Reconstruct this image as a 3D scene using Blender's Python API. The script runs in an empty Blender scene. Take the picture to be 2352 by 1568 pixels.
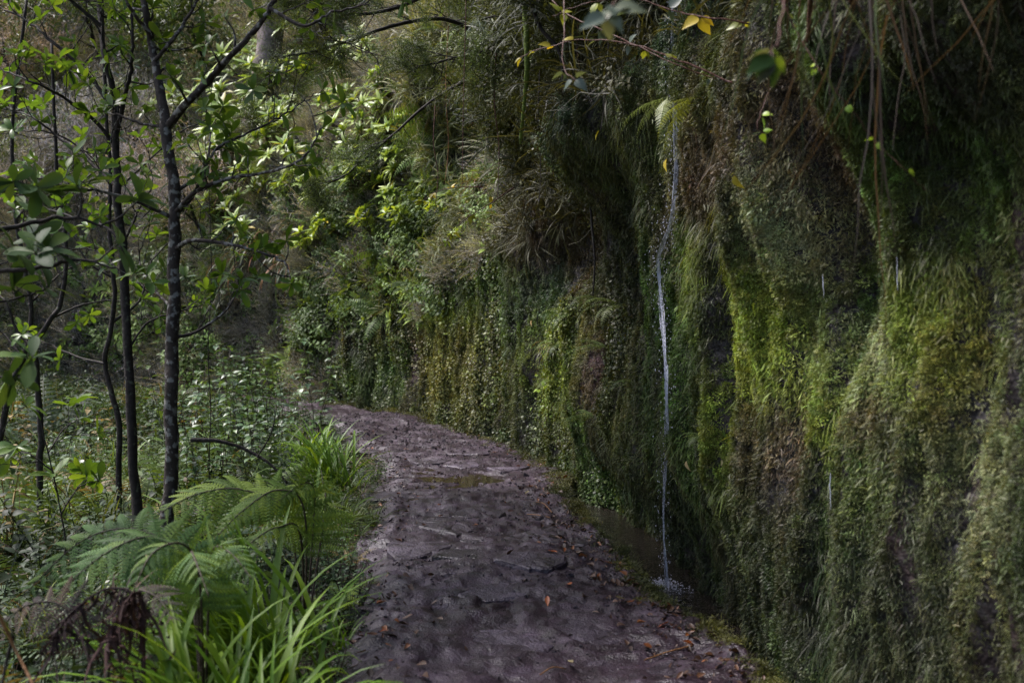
import bpy, math, random
import numpy as np

# ------------------------------------------------------------------ camera, sky, sun, exposure
scene = bpy.context.scene
CAM = (0.0, 0.0, 1.4)
cam_data = bpy.data.cameras.new('camera')
cam = bpy.data.objects.new('camera', cam_data)
scene.collection.objects.link(cam)
cam.location = CAM
cam.rotation_euler = (math.radians(90), 0, 0)
cam_data.sensor_width = 36
cam_data.lens = 35
cam_data.clip_end = 500
cam_data.dof.use_dof = True
cam_data.dof.focus_distance = 8.0
cam_data.dof.aperture_fstop = 2.8
scene.camera = cam

SUN_EL, SUN_AZ = math.radians(58), math.radians(-74)   # azimuth measured from +Y towards +X
world = bpy.data.worlds.new('World')
scene.world = world
world.use_nodes = True
wn = world.node_tree.nodes
sky = wn.new('ShaderNodeTexSky')
sky.sky_type = 'NISHITA'
sky.sun_disc = False
sky.sun_elevation = SUN_EL
sky.sun_rotation = SUN_AZ
sky.air_density = 1.0
sky.dust_density = 3.0
sky.ozone_density = 1.0
world.node_tree.links.new(sky.outputs[0], wn['Background'].inputs[0])
wn['Background'].inputs[1].default_value = 0.125

sun_data = bpy.data.lights.new('sun', 'SUN')
sun = bpy.data.objects.new('sun', sun_data)
scene.collection.objects.link(sun)
sun_data.energy = 3.0
sun_data.angle = math.radians(12)
sun_data.color = (1.0, 0.94, 0.95)
sun.rotation_euler = (math.radians(90) - SUN_EL, 0, -SUN_AZ + math.pi)

scene.view_settings.view_transform = 'Standard'
scene.view_settings.look = 'None'
scene.view_settings.gamma = 1
scene.view_settings.use_curve_mapping = False
scene.view_settings.exposure = 1.3
scene.render.engine = 'CYCLES'
scene.cycles.max_bounces = 4
scene.cycles.diffuse_bounces = 1
scene.cycles.glossy_bounces = 1
scene.cycles.transmission_bounces = 2
scene.cycles.transparent_max_bounces = 6
scene.cycles.sample_clamp_direct = 3.0
scene.cycles.sample_clamp_indirect = 1.5
scene.cycles.use_denoising = True
scene.cycles.denoiser = 'OPENIMAGEDENOISE'
scene.cycles.denoising_input_passes = 'RGB_ALBEDO_NORMAL'
scene.cycles.denoising_prefilter = 'NONE'
scene.cycles.adaptive_threshold = 0.02

# ------------------------------------------------------------------ helpers
rng = np.random.default_rng(7)
random.seed(7)
COL = scene.collection
PX = 2287.0          # focal length in pixels of a 2352 x 1568 frame

def at(px, py, Y):
    return np.array(((px - 1176) / PX * Y, Y, CAM[2] - (py - 784) / PX * Y))

def _h(ix, iy, seed):
    n = (ix.astype(np.int64) * 374761393 + iy.astype(np.int64) * 668265263 + seed * 974634777) & 0xFFFFFFFF
    n = ((n ^ (n >> 13)) * 1274126177) & 0xFFFFFFFF
    n = (n ^ (n >> 16)) & 0xFFFFFFFF
    return n / 4294967295.0 * 2 - 1

def vn(x, y, seed=0):
    x = np.asarray(x, float); y = np.asarray(y, float)
    x, y = np.broadcast_arrays(x, y)
    ix = np.floor(x); iy = np.floor(y)
    fx = x - ix; fy = y - iy
    fx = fx * fx * fx * (fx * (fx * 6 - 15) + 10); fy = fy * fy * fy * (fy * (fy * 6 - 15) + 10)
    a = _h(ix, iy, seed); b = _h(ix + 1, iy, seed); c = _h(ix, iy + 1, seed); d = _h(ix + 1, iy + 1, seed)
    return (a * (1 - fx) + b * fx) * (1 - fy) + (c * (1 - fx) + d * fx) * fy

def fbm(x, y, seed=0, octv=4):
    s = 0; a = 1.0; t = 0
    for i in range(octv):
        s = s + a * vn(np.asarray(x) * 2 ** i, np.asarray(y) * 2 ** i, seed + i * 17); t += a; a *= 0.5
    return s / t

def sstep(a, b, x):
    t = np.clip((np.asarray(x, float) - a) / (b - a), 0, 1)
    return t * t * (3 - 2 * t)

def nrm(v):
    v = np.asarray(v, float)
    return v / (np.linalg.norm(v, axis=-1, keepdims=True) + 1e-12)

class MB:
    """collects pieces of one mesh"""
    def __init__(s):
        s.v = []; s.q = []; s.t = []; s.sh = []; s.n = 0
    def add(s, V, Q=None, T=None, shade=1.0):
        V = np.asarray(V, float).reshape(-1, 3)
        s.v.append(V)
        if Q is not None and len(Q): s.q.append(np.asarray(Q, int).reshape(-1, 4) + s.n)
        if T is not None and len(T): s.t.append(np.asarray(T, int).reshape(-1, 3) + s.n)
        s.sh.append(np.broadcast_to(np.asarray(shade, float), (len(V),)))
        s.n += len(V)
    def mesh(s, name, mat=None, smooth=True):
        V = np.concatenate(s.v) if s.v else np.zeros((0, 3))
        Q = np.concatenate(s.q) if s.q else np.zeros((0, 4), int)
        T = np.concatenate(s.t) if s.t else np.zeros((0, 3), int)
        me = bpy.data.meshes.new(name)
        me.vertices.add(len(V)); me.vertices.foreach_set('co', V.astype(np.float32).ravel())
        nl = len(Q) * 4 + len(T) * 3
        me.loops.add(nl); me.loops.foreach_set('vertex_index', np.concatenate([Q.ravel(), T.ravel()]).astype(np.int32))
        me.polygons.add(len(Q) + len(T))
        st = np.concatenate([np.arange(len(Q)) * 4, len(Q) * 4 + np.arange(len(T)) * 3]).astype(np.int32)
        me.polygons.foreach_set('loop_start', st)
        me.polygons.foreach_set('use_smooth', np.full(len(Q) + len(T), smooth))
        a = me.attributes.new('shade', 'FLOAT', 'POINT')
        a.data.foreach_set('value', np.concatenate(s.sh).astype(np.float32) if s.sh else np.zeros(0, np.float32))
        if mat: me.materials.append(mat)
        me.update(calc_edges=True)
        return me
    def obj(s, name, mat, parent=None, smooth=True, loc=None):
        return new_obj(name, s.mesh(name, mat, smooth), parent, loc)

def new_obj(name, data, parent=None, loc=None):
    o = bpy.data.objects.new(name, data)
    COL.objects.link(o)
    if parent is not None: o.parent = parent
    if loc is not None: o.location = loc
    return o

def tag(o, label, cat, group=None):
    o['label'] = label; o['category'] = cat
    if group: o['group'] = group
    return o

def kind(o, k):
    o['kind'] = k
    return o

def thing(name, label, cat, loc=(0, 0, 0), group=None, rotz=0.0, scale=1.0):
    o = new_obj(name, None, None, tuple(float(c) for c in loc))
    o.empty_display_size = 0.1
    o.rotation_euler = (0, 0, rotz)
    o.scale = (scale,) * 3
    return tag(o, label, cat, group)

def copy_tree(root, loc, rotz=None, scale=None, label=None, group=None, rot=None):
    c = root.copy(); COL.objects.link(c)
    c.location = tuple(float(q) for q in loc)
    if rotz is not None: c.rotation_euler = (0, 0, rotz)
    if rot is not None: c.rotation_euler = rot
    if scale is not None: c.scale = (scale,) * 3
    if label: c['label'] = label
    if group: c['group'] = group
    for ch in root.children:
        d = ch.copy(); COL.objects.link(d); d.parent = c
        for g in ch.children:
            e = g.copy(); COL.objects.link(e); e.parent = d
    return c

def ribbon(mb, P, W, side, shade=1.0, fold=0.0, up=None):
    """strip along P (n,3); side (3,) or (n,3); fold lifts both edges along up"""
    P = np.asarray(P, float); n = len(P); W = np.asarray(W, float).reshape(n, 1)
    side = np.broadcast_to(np.asarray(side, float), (n, 3))
    if fold:
        up = np.broadcast_to(np.asarray(up, float), (n, 3))
        V = np.stack([P - side * W + up * W * fold, P, P + side * W + up * W * fold], 1).reshape(-1, 3)
        Q = []
        for i in range(n - 1):
            a = i * 3
            Q += [(a, a + 1, a + 4, a + 3), (a + 1, a + 2, a + 5, a + 4)]
        sh = np.repeat(np.broadcast_to(shade, (n,)), 3)
    else:
        V = np.stack([P - side * W, P + side * W], 1).reshape(-1, 3)
        i = np.arange(n - 1) * 2
        Q = np.stack([i, i + 1, i + 3, i + 2], 1)
        sh = np.repeat(np.broadcast_to(shade, (n,)), 2)
    mb.add(V, Q, shade=sh)

def tube(mb, P, R, seg=6, shade=1.0, cap=True, rough=0.0, seed=0):
    P = np.asarray(P, float); n = len(P); R = np.broadcast_to(np.asarray(R, float), (n,))
    T = nrm(np.gradient(P, axis=0))
    ref = np.array((0.13, 0.97, 0.2)) if abs(T[0][1]) < 0.9 else np.array((1, 0.1, 0.1))
    U = nrm(np.cross(T, ref)); Wv = np.cross(T, U)
    a = np.arange(seg) / seg * 2 * math.pi
    rr = R[:, None] * np.ones((1, seg))
    if rough:
        rr = rr * (1 + rough * vn(np.arange(n)[:, None] * 0.7 + seed, a[None, :] * 1.9, 5 + seed))
    V = P[:, None] + U[:, None] * (np.cos(a)[None, :, None] * rr[..., None]) + Wv[:, None] * (np.sin(a)[None, :, None] * rr[..., None])
    V = V.reshape(-1, 3)
    i = np.arange(n - 1)[:, None] * seg; j = np.arange(seg)[None, :]; k = (j + 1) % seg
    Q = np.stack([i + j, i + k, i + seg + k, i + seg + j], -1).reshape(-1, 4)
    T3 = []
    if cap:
        V = np.concatenate([V, P[-1:]])
        b = (n - 1) * seg
        T3 = [(b + q, b + (q + 1) % seg, n * seg) for q in range(seg)]
    mb.add(V, Q, T3, shade=shade)

def catmull(P, m):
    P = np.asarray(P, float)
    A = np.concatenate([2 * P[:1] - P[1:2], P, 2 * P[-1:] - P[-2:-1]])
    out = []
    for i in range(1, len(A) - 2):
        t = np.linspace(0, 1, m, endpoint=False)[:, None]
        p0, p1, p2, p3 = A[i - 1], A[i], A[i + 1], A[i + 2]
        out.append(0.5 * (2 * p1 + (p2 - p0) * t + (2 * p0 - 5 * p1 + 4 * p2 - p3) * t ** 2 + (3 * p1 - p0 - 3 * p2 + p3) * t ** 3))
    out.append(P[-1:])
    return np.concatenate(out)

def euler_from(M):
    """XYZ eulers of (n,3,3) rotation matrices whose columns are the axes"""
    M = np.asarray(M)
    sy = np.sqrt(M[..., 0, 0] ** 2 + M[..., 1, 0] ** 2)
    return np.stack([np.arctan2(M[..., 2, 1], M[..., 2, 2]), np.arctan2(-M[..., 2, 0], sy), np.arctan2(M[..., 1, 0], M[..., 0, 0])], -1)

def axes(x, z):
    """rotation matrix with given x axis and approximate z axis"""
    x = nrm(x); y = nrm(np.cross(z, x)); z = np.cross(x, y)
    return np.stack([x, y, z], -1)

# ------------------------------------------------------------------ materials
def mat_new(name):
    m = bpy.data.materials.new(name); m.use_nodes = True
    nt = m.node_tree
    for n in list(nt.nodes): nt.nodes.remove(n)
    out = nt.nodes.new('ShaderNodeOutputMaterial')
    return m, nt, out

def N(nt, t, **kw):
    n = nt.nodes.new(t)
    for k, v in kw.items():
        if hasattr(n, k): setattr(n, k, v)
    return n

def principled(nt, rough=0.6, spec=0.4, color=(0.1, 0.1, 0.1)):
    b = nt.nodes.new('ShaderNodeBsdfPrincipled')
    b.inputs['Base Color'].default_value = (*color, 1)
    b.inputs['Roughness'].default_value = rough
    b.inputs['Specular IOR Level'].default_value = spec
    return b

def mul(nt, a, b, mode='MULTIPLY'):
    m = nt.nodes.new('ShaderNodeMix'); m.data_type = 'RGBA'; m.blend_type = mode
    m.inputs[0].default_value = 1.0
    for s, v in ((6, a), (7, b)):
        if isinstance(v, tuple): m.inputs[s].default_value = (*v, 1)
        else: nt.links.new(v, m.inputs[s])
    return m.outputs[2]

def ramp(nt, fac, stops):
    r = nt.nodes.new('ShaderNodeValToRGB')
    el = r.color_ramp.elements
    while len(el) < len(stops): el.new(0.5)
    for e, (p, c) in zip(el, stops):
        e.position = p; e.color = (*c, 1) if len(c) == 3 else c
    nt.links.new(fac, r.inputs[0])
    return r.outputs[0]

def noise_tex(nt, scale, detail=4, coord=None, dist=0.0, rough=0.55):
    n = nt.nodes.new('ShaderNodeTexNoise')
    n.inputs['Scale'].default_value = scale; n.inputs['Detail'].default_value = detail
    n.inputs['Distortion'].default_value = dist; n.inputs['Roughness'].default_value = rough
    if coord is None:
        g = nt.nodes.new('ShaderNodeNewGeometry'); coord = g.outputs['Position']
    nt.links.new(coord, n.inputs['Vector'])
    return n.outputs[0]

def bump(nt, h, strength=0.4, dist=0.02):
    b = nt.nodes.new('ShaderNodeBump'); b.inputs['Strength'].default_value = strength; b.inputs['Distance'].default_value = dist
    nt.links.new(h, b.inputs['Height'])
    return b.outputs[0]

def leaf_material(name, color=None, instanced=False, rough=0.45, spec=0.45, trans=0.3, var=0.35, back=None, hue=0.03):
    """leaf: diffuse + gloss + some light through the blade; colour from the instancing attribute or from colour and object random"""
    m, nt, out = mat_new(name)
    sh = N(nt, 'ShaderNodeAttribute', attribute_name='shade')
    if instanced:
        c = N(nt, 'ShaderNodeAttribute'); c.attribute_type = 'INSTANCER'; c.attribute_name = 'col'
        base = c.outputs['Color']
    else:
        oi = N(nt, 'ShaderNodeObjectInfo')
        dark = tuple(x * (1 - var) for x in color); lite = tuple(min(1, x * (1 + var)) for x in color)
        lite = (lite[0] * 1.25, lite[1], lite[2] * 0.8)
        base = ramp(nt, oi.outputs['Random'], [(0, dark), (0.5, color), (1, lite)])
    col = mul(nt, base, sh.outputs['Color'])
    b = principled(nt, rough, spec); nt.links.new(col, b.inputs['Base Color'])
    t = N(nt, 'ShaderNodeBsdfTranslucent')
    tc = mul(nt, col, (1.3, 1.15, 0.45)); nt.links.new(tc, t.inputs[0])
    mx = N(nt, 'ShaderNodeMixShader'); mx.inputs[0].default_value = trans
    nt.links.new(b.outputs[0], mx.inputs[1]); nt.links.new(t.outputs[0], mx.inputs[2])
    nt.links.new(mx.outputs[0], out.inputs[0])
    return m

def bark_material(name, c1, c2, lichen=None, scale=30, rough=0.75, lic_amt=0.62):
    m, nt, out = mat_new(name)
    n1 = noise_tex(nt, scale, 2)
    col = ramp(nt, n1, [(0.3, c1), (0.7, c2)])
    if lichen:
        n2 = noise_tex(nt, scale * 0.9, 2)
        f = ramp(nt, n2, [(lic_amt - 0.03, (0, 0, 0)), (lic_amt + 0.05, (1, 1, 1))])
        mx = N(nt, 'ShaderNodeMix'); mx.data_type = 'RGBA'
        nt.links.new(f, mx.inputs[0]); nt.links.new(col, mx.inputs[6]); mx.inputs[7].default_value = (*lichen, 1)
        col = mx.outputs[2]
    b = principled(nt, rough, 0.3); nt.links.new(col, b.inputs['Base Color'])
    nt.links.new(bump(nt, n1, 0.7, 0.01), b.inputs['Normal'])
    nt.links.new(b.outputs[0], out.inputs[0])
    return m

M = {}
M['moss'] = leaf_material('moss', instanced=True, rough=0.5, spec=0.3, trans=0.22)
M['foliage_inst'] = leaf_material('foliage', instanced=True, rough=0.55, spec=0.25, trans=0.3)

def make_rock():
    m, nt, out = mat_new('wet_rock')
    n1 = noise_tex(nt, 3.0, 2); n2 = noise_tex(nt, 14, 3)
    c = ramp(nt, n1, [(0.3, (0.006, 0.0055, 0.006)), (0.55, (0.015, 0.012, 0.012)), (0.75, (0.034, 0.021, 0.02))])
    c = mul(nt, c, ramp(nt, n2, [(0.25, (0.5, 0.5, 0.5)), (0.75, (1.4, 1.4, 1.4))]))
    b = principled(nt, 0.4, 0.25); nt.links.new(c, b.inputs['Base Color'])
    r = ramp(nt, n2, [(0.3, (0.4, 0.4, 0.4)), (0.7, (0.75, 0.75, 0.75))]); nt.links.new(r, b.inputs['Roughness'])
    nt.links.new(bump(nt, n2, 0.9, 0.05), b.inputs['Normal'])
    nt.links.new(b.outputs[0], out.inputs[0])
    return m
M['rock'] = make_rock()

def make_soil(name, c1, c2, rough=0.85):
    m, nt, out = mat_new(name)
    n1 = noise_tex(nt, 6, 1); n2 = noise_tex(nt, 60, 1)
    c = mul(nt, ramp(nt, n1, [(0.3, c1), (0.7, c2)]), ramp(nt, n2, [(0.3, (0.6, 0.6, 0.6)), (0.7, (1.3, 1.3, 1.3))]))
    b = principled(nt, rough, 0.25); nt.links.new(c, b.inputs['Base Color'])
    nt.links.new(b.outputs[0], out.inputs[0])
    return m
M['soil'] = make_soil('leaf_litter_soil', (0.014, 0.011, 0.008), (0.04, 0.03, 0.02))

def make_mud():
    m, nt, out = mat_new('wet_mud')
    n0 = noise_tex(nt, 1.6, 3); n1 = noise_tex(nt, 9, 4, dist=0.3); n2 = noise_tex(nt, 70, 3)
    c = ramp(nt, n1, [(0.3, (0.010, 0.0056, 0.007)), (0.5, (0.025, 0.0155, 0.0215)), (0.72, (0.052, 0.036, 0.051))])
    c = mul(nt, c, ramp(nt, n0, [(0.3, (0.65, 0.6, 0.58)), (0.7, (1.35, 1.35, 1.4))]))
    c = mul(nt, c, ramp(nt, n2, [(0.3, (0.6, 0.6, 0.6)), (0.7, (1.35, 1.35, 1.35))]))
    b = principled(nt, 0.5, 0.5); nt.links.new(c, b.inputs['Base Color'])
    nt.links.new(ramp(nt, n0, [(0.38, (0.32, 0.32, 0.32)), (0.66, (0.52, 0.52, 0.52))]), b.inputs['Roughness'])
    add = N(nt, 'ShaderNodeMath', operation='ADD'); nt.links.new(n2, add.inputs[0]); nt.links.new(n1, add.inputs[1])
    nt.links.new(bump(nt, add.outputs[0], 0.5, 0.02), b.inputs['Normal'])
    nt.links.new(b.outputs[0], out.inputs[0])
    return m
M['mud'] = make_mud()

def make_stone():
    m, nt, out = mat_new('wet_slab_stone')
    oi = N(nt, 'ShaderNodeObjectInfo')
    n1 = noise_tex(nt, 7, 4, dist=0.6); n2 = noise_tex(nt, 55, 3)
    c = ramp(nt, oi.outputs['Random'], [(0, (0.02, 0.0145, 0.018)), (0.5, (0.037, 0.028, 0.037)), (1, (0.06, 0.047, 0.063))])
    c = mul(nt, c, ramp(nt, n1, [(0.3, (0.5, 0.45, 0.42)), (0.7, (1.35, 1.35, 1.4))]))
    c = mul(nt, c, ramp(nt, n2, [(0.3, (0.7, 0.7, 0.7)), (0.7, (1.25, 1.25, 1.25))]))
    b = principled(nt, 0.4, 0.5); nt.links.new(c, b.inputs['Base Color'])
    nt.links.new(ramp(nt, n1, [(0.35, (0.26, 0.26, 0.26)), (0.65, (0.5, 0.5, 0.5))]), b.inputs['Roughness'])
    add = N(nt, 'ShaderNodeMath', operation='ADD'); nt.links.new(n2, add.inputs[0]); nt.links.new(n1, add.inputs[1])
    nt.links.new(bump(nt, add.outputs[0], 0.6, 0.025), b.inputs['Normal'])
    nt.links.new(b.outputs[0], out.inputs[0])
    return m
M['stone'] = make_stone()

def make_water(name, color, rough=0.06, bumps=0.25, sc=9):
    m, nt, out = mat_new(name)
    b = principled(nt, rough, 0.5, color)
    n1 = noise_tex(nt, sc, 4, dist=0.8)
    nt.links.new(bump(nt, n1, bumps, 0.03), b.inputs['Normal'])
    nt.links.new(b.outputs[0], out.inputs[0])
    return m
M['water'] = make_water('dark_canal_water', (0.018, 0.015, 0.012), 0.07, 0.5, 14)
M['puddle'] = make_water('puddle_water', (0.022, 0.015, 0.010), 0.04, 0.08, 6)

# ------------------------------------------------------------------ the lie of the land
BASE = catmull([(3.2, -5), (2.0, 0), (1.56, 2), (1.26, 4), (0.98, 6.2), (0.72, 9.2), (0.38, 11.8), (-0.35, 14.8), (-2.1, 19.3),
                (-4.9, 24), (-8.8, 28), (-14, 31), (-22, 32.5), (-32, 30), (-44, 22)], 24)
_seg = np.linalg.norm(np.diff(BASE, axis=0), axis=1)
SARC = np.concatenate([[0], np.cumsum(_seg)])
SMAX = SARC[-1]
def base_xy(s): return np.stack([np.interp(s, SARC, BASE[:, 0]), np.interp(s, SARC, BASE[:, 1])], -1)
_tan = nrm(np.gradient(BASE, axis=0))
def base_n(s):
    t = nrm(np.stack([np.interp(s, SARC, _tan[:, 0]), np.interp(s, SARC, _tan[:, 1])], -1))
    return np.stack([-t[..., 1], t[..., 0]], -1)
def s_of_Y(Y): return np.interp(Y, BASE[:220, 1], SARC[:220])

def sdist(x, y):
    """nearest arc length and signed distance (left of the wall line positive)"""
    x = np.atleast_1d(np.asarray(x, float)); y = np.atleast_1d(np.asarray(y, float))
    S = np.empty(x.shape); D = np.empty(x.shape)
    A = BASE[:-1]; B = BASE[1:]; AB = B - A; L2 = (AB ** 2).sum(1)
    for c in range(0, len(x), 4000):
        p = np.stack([x[c:c + 4000], y[c:c + 4000]], -1)[:, None]
        t = np.clip(((p - A) * AB).sum(-1) / L2, 0, 1)
        d = p - (A + AB * t[..., None])
        d2 = (d ** 2).sum(-1); k = d2.argmin(1); r = np.arange(len(k))
        S[c:c + 4000] = SARC[k] + t[r, k] * _seg[k]
        cr = AB[k, 0] * d[r, k, 1] - AB[k, 1] * d[r, k, 0]
        D[c:c + 4000] = np.sqrt(d2[r, k]) * np.sign(cr)
    return S, D

BUMPS = []     # (s, z, rs, rz, amplitude)
def wall_off(s, z):
    s = np.asarray(s, float); z = np.asarray(z, float)
    Y = np.interp(s, SARC, BASE[:, 1])
    far = sstep(13, 24, s)
    o = fbm(s * 0.55, z * 0.6, 11, 3) * 0.26 + fbm(s * 2.6, z * 0.45, 23, 3) * 0.14 + fbm(s * 7, z * 1.0, 31, 3) * 0.075 + fbm(s * 18, z * 7, 41, 2) * 0.025
    zl = 2.95 + 0.25 * vn(s * 0.5, s * 0 + 3, 5)
    o = o + 0.22 * np.exp(-((z - zl) / 0.5) ** 2) * (1 - far)
    zt = 3.1 - 0.4 * far
    o = o - np.maximum(0, z - zt) * (0.10 + 0.34 * sstep(24, 40, s)) - np.maximum(0, z - 7) * 0.25
    o = o + far * fbm(s * 0.25, z * 0.25, 77, 3) * 0.9 * sstep(1.5, 5, z)
    o = o - 0.22 * sstep(0.8, -0.1, z) * (1 - sstep(9.0, 10, Y)) * sstep(4.4, 5.6, Y) - 0.16 * sstep(0.5, 0.1, z) * (1 - sstep(9.0, 9.8, Y)) * sstep(5.8, 6.8, Y)
    for bs, bz, rs, rz, am in BUMPS:
        o = o + am * np.exp(-((s - bs) / rs) ** 2 - ((z - bz) / rz) ** 2)
    return o

def wall_pt(s, z, out=0.0):
    s = np.asarray(s, float); z = np.asarray(z, float)
    n = base_n(s); p = base_xy(s) + n * (wall_off(s, z) + out)[..., None]
    return np.concatenate([p, z[..., None]], -1)

def wall_nrm(s, z, e=0.04):
    a = wall_pt(s + e, z) - wall_pt(s - e, z); b = wall_pt(s, z + e) - wall_pt(s, z - e)
    n = nrm(np.cross(b, a))
    return n

def wall_at(px, py, y0=2.0, y1=45.0):
    """(s, z) where the ray through a photo pixel meets the cliff"""
    Y = np.exp(np.linspace(math.log(y0), math.log(y1), 1500))
    P = np.stack([(px - 1176) / PX * Y, Y, CAM[2] - (py - 784) / PX * Y], -1)
    S, D = sdist(P[:, 0], P[:, 1])
    g = D - wall_off(S, P[:, 2])
    k = np.argmax(g < 0)
    if g[k] >= 0: k = len(Y) - 1
    return float(S[k]), float(P[k, 2])

def T1(s):   # left edge of the path, measured from the wall line
    Y = np.interp(s, SARC, BASE[:, 1])
    return np.interp(Y, [-5, 2, 4, 5.2, 6.5, 8.5, 11.6, 14.8, 19.3, 26], [2.2, 2.12, 2.05, 1.92, 1.86, 2.02, 2.0, 2.0, 1.7, 1.6]) + 0.09 * vn(np.asarray(s) * 1.3, 0.5, 3) + 0.05 * vn(np.asarray(s) * 4.1, 0.5, 4)
def T0(s):   # right edge: the canal lies between it and the wall
    Y = np.interp(s, SARC, BASE[:, 1])
    return np.interp(Y, [0, 4, 5.5, 8], [.16, .17, .235, .26]) * (1 - sstep(9.2, 10.4, Y)) + 0.02 * vn(np.asarray(s) * 2.3, 0.5, 8) - 0.12 * sstep(9.4, 10.6, Y)

def ground_z(x, y):
    sh = np.shape(x)
    S, D = sdist(np.ravel(x), np.ravel(y))
    d = D - T1(S)
    x = np.ravel(x); y = np.ravel(y)
    z = np.where(d < 0, -0.09, -0.07 - 0.10 * np.clip(d, 0, 1.0) - 0.22 * np.clip(d - 0.7, 0, 5) - 0.12 * np.clip(d - 5.5, 0, 8))
    z = z + fbm(x * 0.7, y * 0.7, 51, 4) * 0.22 * sstep(0.0, 1.0, d) + fbm(x * 4, y * 4, 52, 2) * 0.04 * sstep(0, .3, d)
    z = np.where(D < T0(S) + 0.06, np.minimum(z, -0.42), z)
    return z.reshape(sh)

# ------------------------------------------------------------------ shape the cliff as the photograph shows it
def bump_at(px, py, rs, rz, am):
    s, z = wall_at(px, py); BUMPS.append((s, z, rs, rz, am))
for b in [(1350, 300, 1.3, 0.45, 0.26), (1330, 560, 0.9, 0.36, -0.42), (1640, 700, 0.10, 0.55, -0.22), (1600, 420, 0.5, 0.3, 0.10),
          (1760, 520, 0.35, 0.6, 0.12), (2150, 120, 0.5, 0.32, 0.22), (2120, 330, 0.25, 0.18, -0.12), (2060, 900, 0.3, 0.25, 0.05),
          (1010, 730, 0.35, 0.22, 0.22), (1030, 850, 0.5, 0.5, 0.12), (955, 840, 0.18, 0.5, -0.22), (1180, 800, 0.2, 0.8, -0.14),
          (1370, 850, 0.28, 0.5, -0.20), (770, 700, 0.9, 0.5, -0.45), (660, 730, 0.9, 0.6, -0.5), (1100, 330, 0.8, 0.5, -0.4),
          (1000, 200, 0.7, 0.6, 0.5), (1960, 560, 0.08, 0.8, -0.12), (1860, 1200, 0.10, 0.6, -0.12), (2230, 1300, 0.1, 0.6, -0.1)]:
    bump_at(*b)

def grid_quads(nu, nv):
    i = np.arange(nu - 1)[:, None] * nv; j = np.arange(nv - 1)[None, :]
    return np.stack([i + j, i + nv + j, i + nv + j + 1, i + j + 1], -1).reshape(-1, 4)

def build_cliff():
    s = [0.0]
    while s[-1] < SMAX:
        Y = max(2.5, float(np.interp(s[-1], SARC, BASE[:, 1])))
        s.append(s[-1] + np.clip(0.011 * Y, 0.045, 0.35))
    s = np.array(s[:-1])
    z = [-0.7]
    while z[-1] < 22: z.append(z[-1] + (0.05 if z[-1] < 4.2 else 0.05 + 0.05 * (z[-1] - 4.2)))
    z = np.array(z)
    S, Z = np.meshgrid(s, z, indexing='ij')
    V = wall_pt(S, Z).reshape(-1, 3)
    mb = MB(); mb.add(V, grid_quads(len(s), len(z)))
    # the hill goes on behind the crest
    o = mb.obj('cliff', M['rock']); kind(o, 'structure')
build_cliff()
def red_stain(px, py, rx, rz):
    """iron-red bare rock at a place on the cliff"""
    s, z = wall_at(px, py); c = wall_pt(np.array(s), np.array(z)); nt = M['rock'].node_tree
    b = [n for n in nt.nodes if n.type == 'BSDF_PRINCIPLED'][0]; src = b.inputs['Base Color'].links[0].from_socket
    g = N(nt, 'ShaderNodeNewGeometry'); mp = N(nt, 'ShaderNodeMapping'); mp.vector_type = 'TEXTURE'
    mp.inputs['Location'].default_value = tuple(float(q) for q in c); mp.inputs['Scale'].default_value = (rx * 2, rx * 2, rz)
    nt.links.new(g.outputs['Position'], mp.inputs[0])
    ln = N(nt, 'ShaderNodeVectorMath', operation='LENGTH'); nt.links.new(mp.outputs[0], ln.inputs[0])
    nz = noise_tex(nt, 9, 3); ad = N(nt, 'ShaderNodeMath', operation='ADD'); nt.links.new(nz, ad.inputs[0]); nt.links.new(ln.outputs['Value'], ad.inputs[1])
    f = ramp(nt, ad.outputs[0], [(.8, (1, 1, 1)), (1.0, (0, 0, 0))]); ad.use_clamp = False
    mx = N(nt, 'ShaderNodeMix'); mx.data_type = 'RGBA'; nt.links.new(f, mx.inputs[0]); nt.links.new(src, mx.inputs[6])
    nt.links.new(mul(nt, src, (2.6, 1.7, 1.8)), mx.inputs[7]); nt.links.new(mx.outputs[2], b.inputs['Base Color'])
red_stain(1370, 850, .35, .55); red_stain(955, 840, .35, .7)

def build_ground():
    x = np.concatenate([np.linspace(-60, -14, 40, endpoint=False), np.linspace(-14, 6, 170)])
    y = np.concatenate([np.linspace(-12, 2, 30, endpoint=False), np.linspace(2, 16, 130, endpoint=False), np.linspace(16, 40, 70)])
    X, Y = np.meshgrid(x, y, indexing='ij')
    Zg = ground_z(X, Y)
    mb = MB(); mb.add(np.stack([X, Y, Zg], -1).reshape(-1, 3), grid_quads(len(x), len(y))[:, ::-1])
    kind(mb.obj('ground', M['soil']), 'structure')
build_ground()

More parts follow.
